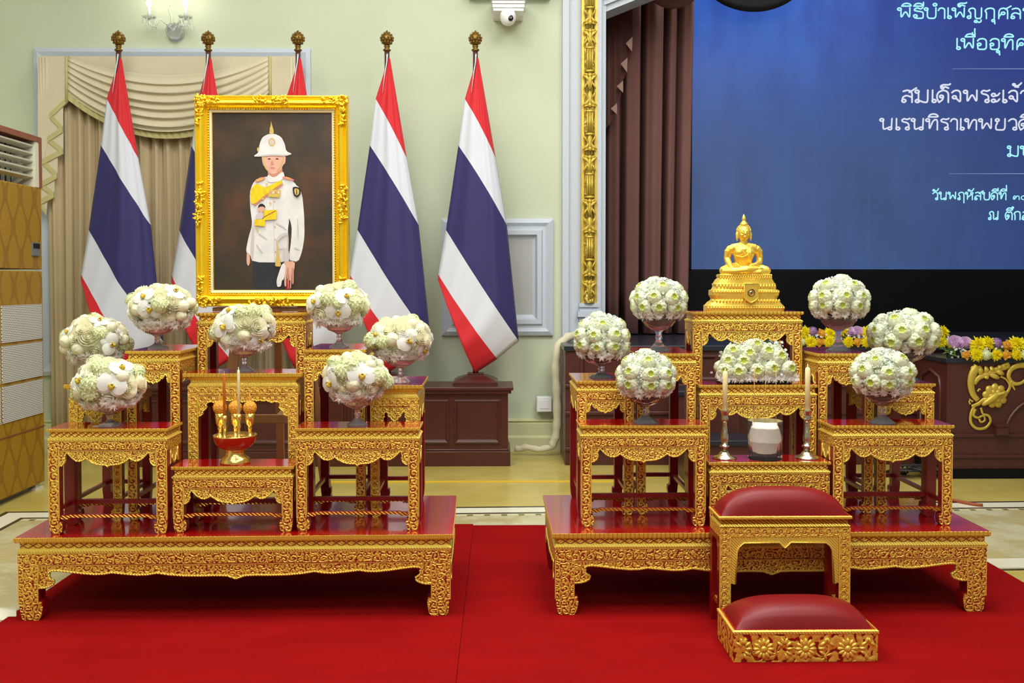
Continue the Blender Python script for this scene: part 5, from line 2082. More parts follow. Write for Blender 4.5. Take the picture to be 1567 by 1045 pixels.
def loc_(px, py, Y):
    p = at(px, py, Y)
    return (p.x - cox, Y - YD, p.z)


t = MB()
p, q = loc_(64, 86, YS), loc_(456, 150, YS)
t.box(p[0], q[0], -.052, -.044, q[2], p[2], 'swag')
t.build('pelmet', cu)
XL_, XR_ = 109, 413


def swag(u, v):
    s_ = 2 * u - 1
    ye = 89 + 56 * v ** 1.15
    yc = 118 + 86 * v ** .95
    c_ = (1 - s_ * s_)
    py = ye + (yc - ye) * c_
    px = XL_ + (XR_ - XL_) * u
    f = v * 6.6
    fr = f - math.floor(f)
    fold = (fr ** 1.6) - .35            # soft roll with a sharp undercut
    dep = .05 + .03 * c_ * v + .052 * fold * (.25 + .75 * c_ ** .5) * min(1, v * 4)
    p = at(px, py + 2.2 * fold * c_, YS)
    return (p.x - cox, YS - YD - dep, p.z)


t = MB()
t.grid(swag, 48, 66, 'swag')
sw_ = t.build('swag', cu)
m_ = sw_.modifiers.new('thickness', 'SOLIDIFY')
m_.thickness = .004
m_.offset = 1
t = MB()


def fringe(u, v):
    s_ = 2 * u - 1
    py = 145 + (204 - 145) * (1 - s_ * s_) - 1 + 11 * v
    px = XL_ + (XR_ - XL_) * u
    p = at(px, py, YS)
    return (p.x - cox, YS - YD - .055 - .012 * math.sin(u * 190) * .4, p.z)


t.grid(fringe, 160, 2, 'fringe')
t.build('fringe', cu)


def cascade(mirror):
    f = (lambda x: 522 - x) if mirror else (lambda x: x)
    zig = [(108, 158), (81, 183), (100, 204), (77, 219), (100, 237), (69, 253), (91, 274), (66, 288), (86, 303), (65, 314), (73, 330)]
    t = MB()
    # pleated panels: each lower tier sits behind the one above it
    tops = [62, 108]
    tiers = [((62, 88), (108, 88), (108, 158), (81, 183), (77, 219), (69, 253), (66, 288), (65, 314), (62, 316)), ((62, 150), (100, 150), (100, 204), (77, 219), (62, 219)), ((62, 190), (100, 190), (100, 237), (69, 253), (62, 253)),
             ((62, 225), (91, 225), (91, 274), (66, 288), (62, 288)), ((62, 260), (86, 260), (86, 303), (65, 314), (62, 314)), ((62, 290), (76, 290), (73, 330), (62, 316))]
    for i, poly in enumerate(tiers):
        yb = -.085 + .003 * i
        ps = [loc_(f(px), py, YS) for (px, py) in poly]
        t.prism([(p[0], p[2]) for p in ps], 'y', yb, yb + .007, 'swag')
    # vertical pleat ridges
    for px in (66, 70, 75):
        a, b = loc_(f(px), 90, YS), loc_(f(px + 1), 300 - (px - 62) * 4, YS)
        t.tube([(a[0], -.084, a[2]), (b[0], -.060, b[2])], .010, 8, 'swag')
    for i in range(len(zig) - 1):
        a, b = loc_(f(zig[i][0]), zig[i][1], YS), loc_(f(zig[i + 1][0]), zig[i + 1][1], YS)
        y = -.094 + .003 * (i // 2) + (.005 if i % 2 else 0)
        h = .040
        q_ = [(a[0], a[2]), (b[0], b[2]), (b[0], b[2] + h), (a[0], a[2] + h)]
        t.prism(q_, 'y', y, y + .006, 'fringe')
    a = loc_(f(106.5), 88, YS)
    b = loc_(f(106.5), 158, YS)
    t.tube([(a[0], -.088, a[2]), (b[0], -.088, b[2])], .012, 8, 'fringe')
    t.build('cascade', cu)


cascade(False)
cascade(True)

# ------------------------------------------------------------------ crystal wall sconce
Ys = 7.0
sc_ = at(263, 45, Ys)
so = thing('wall_sconce', 'crystal wall sconce with two lit candle arms above the window', 'lamp', (sc_.x, YW, sc_.z))


def sl(px, py, dy):
    p = at(px, py, Ys)
    return (p.x - sc_.x, dy, p.z - sc_.z)


t = MB()
t.lathe([(0.0, 0), (.062, .004), (.060, .020), (.030, .028)], 20, 'glass')
o = t.build('backplate', so)
o.rotation_euler = (PI / 2, 0, 0)
t = MB()
t.ell((0, -.06, 0), .058, .05, .058, 'glass', 14, 9)
t.build('crystal_ball', so)
t = MB()
c_ = sl(259, 10, -.07)
t.tube([sl(262, 38, -.07), sl(261, 24, -.08), sl(257, 12, -.08), sl(259, 5, -.07)], [.012, .010, .008, .003], 8, 'glass')
t.build('crystal_spire', so)
for pe, pm in ((233, 247), (288, 279)):
    t = MB()
    t.tube([sl(263, 44, -.06), sl(pm, 30, -.12), sl((pm + pe) / 2, 44, -.15), sl(pe, 40, -.16), sl(pe, 33, -.16)], [.010, .009, .009, .008, .008], 8, 'glass')
    arm_ = t.build('arm', so)
    e = sl(pe, 31, -.16)
    t = MB()
    t.lathe([(.012, -.016), (.046, .004), (.050, .010), (.040, .004), (.010, .0)], 14, 'glass', c=e, smooth=False, cap=False)
    for q in range(8):
        a = 2 * PI * q / 8
        c3 = (e[0] + .046 * math.cos(a), e[1] + .046 * math.sin(a), e[2] - .02)
        t.ell(c3, .005, .005, .022, 'glass', 6, 5)
        t.ell((c3[0], c3[1], c3[2] - .036), .007, .007, .014, 'glass', 6, 5)
    t.build('drip_pan', arm_)
    t = MB()
    t.lathe([(.012, .0), (.012, .075)], 12, 'white_plastic', c=e)
    t.build('candle_sleeve', arm_)
    t = MB()
    t.lathe([(.008, .074), (.017, .092), (.018, .105), (.010, .125), (.001, .145)], 12, 'bulb', c=e)
    t.build('bulb', arm_)
    l = bpy.data.lights.new('sconce_light', 'POINT')
    l.energy = 0.9
    l.color = (1, .93, .76)
    l.shadow_soft_size = .03
    lo = bpy.data.objects.new('sconce_light', l)
    COL.objects.link(lo)
    lo.parent = so
    lo.location = (e[0], e[1] - .02, e[2] + .19)

# ------------------------------------------------------------------ ceiling-type camera on the ledge
Yc = 6.92
p = at(778, 20, Yc)
cc = thing('security_camera', 'white dome security camera on a bracket high on the wall', 'camera', (p.x, Yc, p.z))
k_ = Yc / FPX
t = MB()
for (z0, z1, w, d) in ((-2, 2.5, 23, .09), (2.5, 8, 24, .10), (8, 12.5, 24.5, .11), (12.5, 20, 26, .12)):
    t.box(-w * k_, w * k_, -d, YW - Yc, z0 * k_, z1 * k_, 'white_plastic')
t.build('bracket', cc, bevel=.003)
t = MB()
r = 12.2 * k_
t.lathe([(.0005, -22 * k_), (r * .35, -21.5 * k_), (r * .7, -19 * k_), (r * .93, -14 * k_), (r, -8 * k_), (r, -2 * k_ + .001)], 24, 'white_plastic', c=(-.003, -.05, 0))
dome_ = t.build('dome', cc)
t = MB()
t.ell((3.2 * k_, -.05 - r * .86, -13 * k_), 4.2 * k_, .008, 4.6 * k_, 'lens', 16, 8)
t.build('lens', dome_)

# ------------------------------------------------------------------ air conditioner in gold brocade at the left
XA = -2.72
pA = at(66, 500, 5.85)
XA = pA.x
ac = thing('air_conditioner', 'tall floor air conditioner covered in gold brocade at the left edge', 'air conditioner', (XA, 5.85, 0))
AW, AD = .96, .5


def zz(py):
    return at(66, py, 5.85).z


zt, zl, zs = zz(214), zz(288), zz(413)
t = MB()
t.box(-AD, 0, -AW, 0, zz(736), zs - .008, 'brocade')
t.build('lower_cover', ac, bevel=.006)
t = MB()
t.box(-AD, 0, -AW, 0, zs + .002, zl, 'brocade')
t.build('upper_cover', ac, bevel=.006)
t = MB()
t.box(-AD, 0.004, -AW - .004, .004, zt - .02, zt + .012, 'ac_frame')
t.box(-AD, 0.004, -.03, .004, zl, zt - .02, 'ac_frame')
t.box(-AD, 0.004, -AW - .004, -AW + .03, zl, zt - .02, 'ac_frame')
t.box(-AD, -AD + .02, -AW, 0, zl, zt - .02, 'ac_frame')
t.build('outlet_frame', ac)
t = MB()
t.box(-.30, -.14, -AW + .03, -.03, zl, zt - .02, 'ac_dark')
for q in range(14):
    y = -.06 - q * .065
    t.box(-.14, -.12, y - .003, y, zl, zt - .02, 'ac_white')
t.box(-.14, .001, -.072, -.03, zl, zt - .02, 'ac_white')
outl = t.build('outlet', ac)
for q in range(5):
    z = zl + .04 + q * (zt - .03 - zl - .03) / 5
    t = MB()
    t.prism([(-.060, z + .004), (-.012, z + .016), (-.010, z + .024), (-.016, z + .026), (-.062, z + .010)], 'y', -AW + .03, -.06, 'ac_white')
    t.build('louver', outl)
for (y0, y1) in ((-.49, -.025), (-.95, -.515)):
    for (za, zb) in ((465, 517), (522, 574), (579, 630)):
        t = MB()
        t.box(0, .006, y0, y1, zz(zb), zz(za), 'grille')
        t.build('intake_grille', ac)
t = MB()
t.box(0, .004, -AW, 0, zz(650) - .006, zz(650), 'ac_frame')
t.build('cover_seam', ac)
t = MB()
p0 = at(50, 380, 5.7)
t.box(0, .010, -.135, -.045, zz(392), zz(372), 'ac_grey')
cpan = t.build('control_panel', ac)
t = MB()
t.box(.010, .012, -.130, -.052, zz(381), zz(373.5), 'lcd')
t.build('display', cpan)
t = MB()
t.box(-AD + .05, -.04, -AW + .05, -.05, 0, zz(736), 'ac_grey')
t.box(-.06, -.02, -.08, -.03, 0.012, zz(736), 'ac_white')
t.box(-.08, -.0, -.10, -.02, 0, .012, 'ac_white')
t.build('stand', ac)

# ------------------------------------------------------------------ socket box and cloth sleeve by the wall
p = at(832, 616, YW)
t = MB()
w = 11.5 * YW / FPX
t.box(-w, w, -.07, 0, -w, w, 'white_plastic')
o = thing('socket_box', 'small pale socket box on the baseboard right of the cabinet', 'socket', (p.x, YW - .036, p.z))
t.build('box', o, bevel=.006)
t = MB()
t.box(-w * .6, w * .6, -.074, -.068, -w * .55, w * .55, 'white_plastic')
t.build('cover', o)
pts = [(884, 512, 6.98), (868, 516, 6.90), (853, 530, 6.86), (850, 560, 6.86), (852, 600, 6.86), (853, 640, 6.86), (851, 668, 6.86), (844, 684, 6.86), (825, 688, 6.86), (805, 684, 6.88), (788, 690, 6.90)]
path = [at(*q) for q in pts]
fine = []
for i in range(len(path) - 1):
    for s_ in range(5):
        f = s_ / 5
        fine.append(path[i].lerp(path[i + 1], f))
fine.append(path[-1])
t = MB()
rr = [(.030 + .003 * math.sin(i * 1.7)) * (.75 if i > 34 else 1) for i in range(len(fine))]
for i, p in enumerate(fine):
    p.z = max(p.z, .045)
t.tube(fine, rr, 10, 'cover_cord')
tag(t.build('cable_sleeve'), 'cream cloth sleeve of cables running down beside the dark stage to the floor', 'cable')

# ------------------------------------------------------------------ stage
YST = 6.50
zst = .80
xs0 = at(865, 600, YST).x
PY = 6.04
xp0 = at(1449, 600, PY).x
stg = thing('stage', 'dark brown panelled stage front behind the statue altar', 'stage', ((xs0 + XR) / 2, YST, 0))
sox = stg.location.x
t = MB()
t.box(xs0 - sox, XR - sox, 0, 2.6, 0, zst - .035, 'stage_wood')
plat = t.build('platform', stg)
t = MB()
t.box(xs0 - .01 - sox, XR - sox, -.02, 2.6, zst - .035, zst, 'stage_top')
t.build('deck', stg, bevel=.004)
for z in (.10, .34, .52):
    t = MB()
    t.box(xs0 - sox, XR - sox, -.018, .002, z, z + .022, 'stage_wood')
    t.build('rail_moulding', plat, bevel=.004)
x = xs0 + .1
while x < xp0 - .5:
    t = MB()
    frame_xz(t, x - sox, x + .42 - sox, .56, zst - .06, [(0, .001), (0, -.012), (.015, -.014), (.03, -.002)], ['stage_wood'] * 3)
    t.build('panel', plat)
    x += .5
# steps up to the stage left of its middle
sp_ = thing('stage_steps', 'dark steps up to the stage, seen through the statue altar tables', 'steps', (at(1090, 600, 6.2).x, 6.48, 0))
for i, (z, y0) in enumerate(((.27, -.62), (.535, -.32))):
    t = MB()
    t.box(-.22, .16, y0, -.005, z - .265 + .0, z - .03, 'stage_wood')
    t.build('riser', sp_)
    t = MB()
    t.box(-.23, .17, y0 - .02, -.003, z - .03, z, 'stage_top')
    t.build('tread', sp_, bevel=.004)

# projecting podium at the right with gilded scrollwork
zp = at(1500, 548, PY).z
pod = thing('stage_podium', 'dark brown podium with gilded scrollwork at the right edge', 'podium', (xp0, PY, 0))
pw = XR - xp0
t = MB()
t.box(0, pw, 0, YST - PY - .022, .02, zp - .03, 'stage_wood')
pbody = t.build('body', pod)
t = MB()
t.box(-.012, pw, -.012, YST - PY - .022, zp - .03, zp, 'stage_top')
t.build('top', pod, bevel=.004)
t = MB()
t.box(-.01, pw, -.02, YST - PY - .022, 0, .06, 'black')
t.build('plinth', pod)


def pl(px, py, dy=0.0):
    p = at(px, py, PY)
    return (p.x - xp0, dy, p.z)


for py in (666, 698):
    t = MB()
    z = pl(1500, py)[2]
    t.box(.01, pw, -.014, .001, z - .010, z + .010, 'stage_wood')
    t.build('rail_moulding', pbody, bevel=.003)
t = MB()
a, b = pl(1455, 640), pl(1455, 560)
# side face panel with a rounded top
yy0, yy1 = .08, YST - PY - .09
ppath = [(-.004, yy0, .12), (-.004, yy0, zp - .20), (-.004, yy0 + .02, zp - .13), (-.004, (yy0 + yy1) / 2, zp - .09), (-.004, yy1 - .02, zp - .13), (-.004, yy1, zp - .20), (-.004, yy1, .12)]
t.tube(ppath, .012, 8, 'stage_wood', closed=True, up=(1, 0, 0))
t.build('side_panel', pbody)


def oc(cx, cy, dy=-.012):
    return pl(1430 + cx / 5.226, 480 + cy / 5.226, dy)


def spline(pts, n=6):
    P = [Vector(p) for p in pts]
    out = []
    for i in range(len(P) - 1):
        p0, p1, p2, p3 = P[max(0, i - 1)], P[i], P[i + 1], P[min(len(P) - 1, i + 2)]
        for s_ in range(n):
            f = s_ / n
            out.append(.5 * ((2 * p1) + (-p0 + p2) * f + (2 * p0 - 5 * p1 + 4 * p2 - p3) * f * f + (-p0 + 3 * p1 - 3 * p2 + p3) * f ** 3))
    out.append(P[-1])
    return out


def scroll(t, pts, r0, r1, flat=.42):
    sp2 = spline([oc(*p) for p in pts])
    nn = len(sp2)
    t.tube(sp2, [(r0 + (r1 - r0) * i / (nn - 1)) for i in range(nn)], 8, 'gold_podium', up=(0, 1, 0), flat=flat)


t = MB()
scroll(t, [(340, 690), (300, 640), (285, 560), (300, 480), (340, 420)], .016, .030)
scroll(t, [(330, 440), (300, 430), (290, 450)], .018, .008)
scroll(t, [(310, 560), (350, 510), (420, 480), (510, 440), (590, 410)], .014, .022)
for (a, b) in (((360, 490), (350, 415)), ((400, 470), (400, 420)), ((450, 465), (440, 420)), ((480, 455), (545, 482)), ((430, 480), (510, 515)), ((515, 440), (500, 412)), ((400, 495), (400, 520)), ((560, 425), (570, 410))):
    mx, my = (a[0] + b[0]) / 2, (a[1] + b[1]) / 2
    sp2 = spline([oc(*a), oc(mx + 4, my + 3, -.02), oc(*b)], 4)
    nn = len(sp2)
    t.tube(sp2, [.006 + .010 * math.sin(PI * (.12 + .85 * i / (nn - 1))) for i in range(nn)], 7, 'gold_podium', up=(0, 1, 0), flat=.42)
scroll(t, [(290, 740), (340, 720), (400, 680), (470, 640), (500, 625)], .010, .020)
scroll(t, [(300, 700), (280, 690), (272, 678)], .007, .003)
scroll(t, [(280, 720), (270, 705), (275, 690)], .007, .003)
scroll(t, [(520, 500), (570, 530), (595, 590), (570, 640)], .006, .006)
scroll(t, [(310, 740), (285, 800), (285, 870), (330, 915), (400, 910), (440, 860), (425, 815), (385, 805)], .010, .008)
scroll(t, [(320, 760), (305, 810), (340, 830), (370, 815)], .010, .006)
scroll(t, [(350, 840), (365, 865), (395, 850), (385, 815), (360, 825)], .007, .005)
scroll(t, [(365, 750), (375, 790), (385, 810)], .008, .006)
scroll(t, [(340, 620), (350, 600), (362, 608)], .006, .003)
scroll(t, [(560, 640), (590, 600), (600, 540), (585, 500), (600, 450), (650, 418), (720, 410), (800, 415), (850, 450)], .008, .022)
scroll(t, [(600, 540), (640, 560), (690, 550), (730, 510), (720, 470)], .014, .006)
scroll(t, [(600, 545), (620, 580), (635, 610)], .010, .004)
t.build('gilded_scroll', pod)
t = MB()
c = oc(475, 655, -.02)
for k in range(9):
    a = 2 * PI * k / 9 + .2
    R_ = Matrix.Rotation(-a, 3, 'Y')
    t.ell((c[0] + .048 * math.cos(a), -.014, c[2] + .046 * math.sin(a)), .034, .012, .026, 'gold_podium', 10, 6, R_)
for k in range(6):
    a = 2 * PI * k / 6
    R_ = Matrix.Rotation(-a, 3, 'Y')
    t.ell((c[0] + .022 * math.cos(a), -.026, c[2] + .022 * math.sin(a)), .024, .010, .016, 'gold_podium', 10, 6, R_)
R_ = Matrix.Rotation(math.radians(-35), 3, 'Y')
t.ell((c[0] - .03, -.034, c[2] - .015), .075, .018, .022, 'gold_podium', 12, 8, R_)
for q in range(4):
    t.ell((c[0] + .01 + .010 * q, -.042, c[2] + .012 + .003 * q), .012, .008, .010, 'gold_podium', 8, 5)
t.build('gilded_rosette', pod)
t = MB()
# round arched panel moulding and a small corbel
ar = [pl(1545 + 60 + 68 * math.cos(a), 668 - 62 * math.sin(a), -.006) for a in [PI - PI * i / 24 for i in range(25)]]
t.tube(ar, .012, 8, 'stage_wood', up=(0, 1, 0))
t.build('arched_panel', pbody)
t = MB()
a, b = pl(1519, 664), pl(1537, 648)
t.box(a[0], b[0], -.05, .001, a[2], b[2], 'stage_wood')
t.prism([(-.06, b[2] - .012), (0, b[2] + .006), (0, b[2] - .012)], 'x', a[0] - .004, b[0] + .01, 'stage_wood')
t.build('corbel', pbody)


# ------------------------------------------------------------------ flower garlands
def garland(label, x0, x1, Y, z, rows, seed, skip=None):
    rg = random.Random(seed)
    root = thing('flower_garland', label, 'flowers', ((x0 + x1) / 2, Y, z))
    L = x1 - x0
    t = MB()
    for q in range(int(L * 60)):
        cpt = Vector((rg.uniform(-L / 2, L / 2), rg.uniform(-.06, .06), rg.uniform(.005, .05)))
        floret(t, cpt, (rg.uniform(-1, 1), rg.uniform(-1, .2), rg.uniform(0, 1)), .05, 'leaf_lt' if q % 2 else 'leaf', 2)
    t.box(-L / 2 + .03, L / 2 - .03, -.03, .05, 0, .04, 'foam')
    t.build('foliage', root)
    x = -L / 2 + .05
    i = 0
    seq = ['lilac_rose', 'lilac_rose', 'yellow_chrysanthemum', 'yellow_chrysanthemum', 'purple_cluster', 'orange_orchid', 'yellow_chrysanthemum', 'yellow_chrysanthemum']
    while x < L / 2 - .02:
        k = seq[i % len(seq)]
        flower(k, root, (x, -.045 + rg.uniform(-.01, .01), .075 + rg.uniform(-.01, .02)), (rg.uniform(-.3, .3), -1, .7), rg.uniform(.9, 1.15), rg.uniform(0, 6))
        k2 = ['orange_orchid', 'yellow_chrysanthemum', 'floret_cluster', 'yellow_chrysanthemum'][i % 4]
        flower(k2, root, (x + .03, -.108, .022), (rg.uniform(-.3, .3), -1, .1), rg.uniform(.7, .9), rg.uniform(0, 6))
        flower(seq[(i + 3) % len(seq)], root, (x + .02, .03, .07), (rg.uniform(-.3, .3), .3, 1), rg.uniform(.8, 1.0), rg.uniform(0, 6))
        x += .062
        i += 1
    t = MB()
    for q in range(int(L * 130)):
        cpt = Vector((rg.uniform(-L / 2, L / 2), rg.uniform(-.10, -.05), rg.uniform(.0, .075)))
        floret(t, cpt, (rg.uniform(-.5, .5), -1, rg.uniform(0, .7)), .009, 'breath', 6)
    tag(t.build('baby_breath', root), kind='stuff')
    return root


garland('yellow, lilac and orange flower garland along the top of the right podium', xp0 + .02, xp0 + 1.15, PY + .075, zp, 2, 31)
xg0, xg1 = at(1172, 520, YST + .1).x, at(1442, 520, YST + .1).x
garland('yellow and lilac flower garland along the stage edge behind the statue altar', xg0, xg1, YST + .09, zst, 2, 32)

# ------------------------------------------------------------------ brown stage curtain
YBc = 7.95
bc = thing('stage_curtain', 'brown pleated stage curtain with a scalloped cascade at the left of the screen', 'curtain', (at(990, 300, YBc).x, YBc, zst))
bx = bc.location.x


def bcl(px, py, dy=0.0):
    p = at(px, py, YBc)
    return (p.x - bx, dy, p.z - zst)


knots = [(0, -.02), (.06, .08), (.12, -.05), (.20, -.08), (.25, .04), (.29, -.11), (.41, -.12), (.455, .14), (.50, -.10), (.57, -.135), (.645, -.11), (.69, .15), (.74, -.09), (.79, -.07), (.825, .05), (.88, -.09), (.95, -.10), (1.0, .06)]


def kfun(u):
    for i in range(len(knots) - 1):
        if u <= knots[i + 1][0]:
            a, b = knots[i], knots[i + 1]
            f = (u - a[0]) / max(1e-6, b[0] - a[0])
            f = f * f * (3 - 2 * f)
            return a[1] + (b[1] - a[1]) * f
    return knots[-1][1]


ztp = bcl(990, -70)[2]


def bdr(u, v):
    px = 915 + (1063 - 9 * v - 915) * u
    p = bcl(px, 300)
    return (p[0], kfun(u) * (.8 + .3 * v) * 1.1, ztp * (1 - v) + .012 * v)


t = MB()
t.grid(bdr, 110, 8, 'brown_drape')
o = t.build('drape', bc)
m_ = o.modifiers.new('thickness', 'SOLIDIFY')
m_.thickness = .006
t = MB()
HEM = [(917, 203), (923, 203), (937, 186), (938, 166), (946, 153), (947, 134), (953, 122), (954, 102), (959.5, 94), (961, 90), (962, 66), (964, 60)]


def casc(u, v):
    px = 917 + 47 * u
    lowy = HEM[-1][1]
    for q in range(len(HEM) - 1):
        if px <= HEM[q + 1][0]:
            f = (px - HEM[q][0]) / (HEM[q + 1][0] - HEM[q][0])
            lowy = HEM[q][1] * (1 - f) + HEM[q + 1][1] * f
            break
    py = -70 + (lowy + 70) * v
    p = bcl(px, py)
    w = (u * 5.2) % 1.0
    return (p[0], -.20 - .07 * (w ** 1.5) + .045 * u, p[2])


t.grid(casc, 140, 6, 'brown_drape')
for (a, b, c_) in (((961, 69), (951, 79), (960, 91)), ((953.5, 100), (943.5, 109), (953, 122)), ((947, 134), (937.5, 142.5), (947, 152)), ((938, 167), (929, 175.5), (938, 184))):
    ps = [bcl(*q) for q in (a, b, c_)]
    t.prism([(p[0], p[2]) for p in ps], 'y', -.275, -.262, 'brown_lining')
t.build('cascade', bc)
t = MB()
for q in range(3):
    path = [bcl(972 + 100 * s_, -30 + 46 * math.sin(PI * s_) ** .7 - 13 * q, -.22 - .02 * q) for s_ in [i / 16 for i in range(17)]]
    t.tube(path, .05, 10, 'brown_drape', up=(0, 1, 0))
t.build('swag', bc)

# valance scallop hanging over the screen, its backlit shade painted in as black
Yv = 8.14
vx = at(1151, 0, Yv)
t = MB()
R1 = at(1212, 0, Yv).x - vx.x
zc = at(1151, 21, Yv).z


def val(u, v):
    a = PI * u
    x = -R1 * 1.6 * math.cos(a)
    sag = math.sin(a) ** .8
    zb_ = .62 - (.62 - 0) * sag
    z = .75 + (zb_ - .75) * v
    return (x, -.10 * sag * math.sin(PI * min(1, v * .9)) - .02 * math.sin(v * 14) * sag, z)


t.grid(val, 40, 14, 'shade_black_cloth')
o = t.build('valance', loc=(vx.x, Yv, zc))
tag(o, 'rounded valance scallop, blackened as backlit shade, hanging over the top of the blue screen', 'valance')
m_ = o.modifiers.new('thickness', 'SOLIDIFY')
m_.thickness = .01

# ------------------------------------------------------------------ stage rear, black band and lit screen
mb = MB()
mb.box(xo - .2, XR + 1.6, 8.75, 8.95, 0, ZTOP, 'shade_black_cloth')
struct(mb, 'wall_stage_back', 'dark rear wall of the stage')
mb = MB()
mb.box(xo - .2, xo, YW + .22, 8.75, 0, ZTOP, 'shade_black_cloth')
struct(mb, 'wall_stage_left', 'dark left side wall of the stage')
YSC = 8.35
s0 = at(1058, 412, YSC)
zsb = s0.z
xsr = at(1760, 412, YSC).x
bb = MB()
bb.box(at(1052, 450, YSC).x, xsr, -.03, .25, 0, zsb - zst - .012, 'black')
o = bb.build('screen_base', loc=(0, YSC, zst), bevel=.004)
tag(o, 'long black base band under the blue screen', 'screen base')
led = thing('led_screen', 'large lit blue screen with pale writing filling the upper right', 'screen', ((s0.x + xsr) / 2, YSC, zsb))
lox = led.location.x
n = NT('lit_blue_screen')
v = n.obj()
x, y, z = n.sep(v)
up = n.smooth(z, .6, 2.6)
nz = n.noise(n.scalev(v, 2.2, 1, .9), 1.0, 3)
# module tiles of the screen
tx = n.ma('ABSOLUTE', n.ma('SUBTRACT', n.ma('FRACT', n.ma('DIVIDE', x, .23)), .5))
tz = n.ma('ABSOLUTE', n.ma('SUBTRACT', n.ma('FRACT', n.ma('DIVIDE', z, .23)), .5))
seam = n.smooth(n.ma('MAXIMUM', tx, tz), .40, .5)
basec = n.mix(n.smooth(nz, .3, .7), srgb(52, 76, 120), srgb(58, 86, 140))
topc = n.mix(n.smooth(nz, .3, .7), srgb(62, 110, 208), srgb(44, 70, 160))
rightc = n.mix(n.smooth(x, -.4, 1.2), basec, srgb(40, 62, 122))
col = n.mix(up, rightc, n.mix(n.smooth(x, -1.2, 0.6), topc, srgb(36, 54, 140)))
n.set(col=(0.01, 0.012, 0.02, 1), rough=.5, emit=col, estr=n.ma('MULTIPLY_ADD', seam, .04, 0.94))
M['screen'] = n.m
for nm, c_, s_ in (('text_cyan', (168, 244, 255), 1.0), ('text_pale', (222, 226, 244), .95), ('text_warm', (224, 210, 214), .95), ('text_rule', (150, 170, 214), .8)):
    q = NT('screen_' + nm)
    q.set(col=(.01, .01, .01, 1), emit=srgb(*c_), estr=s_)
    M[nm] = q.m
t = MB()
t.box(s0.x - lox, xsr - lox, 0, .12, 0, 3.0, 'black', front='screen')
disp = t.build('display', led)
t = MB()
t.box(s0.x - .03 - lox, s0.x - lox, -.004, .12, -.012, 3.0, 'black')
t.box(s0.x - .03 - lox, xsr - lox, -.004, .12, -.012, 0, 'black')
t.build('bezel', led)

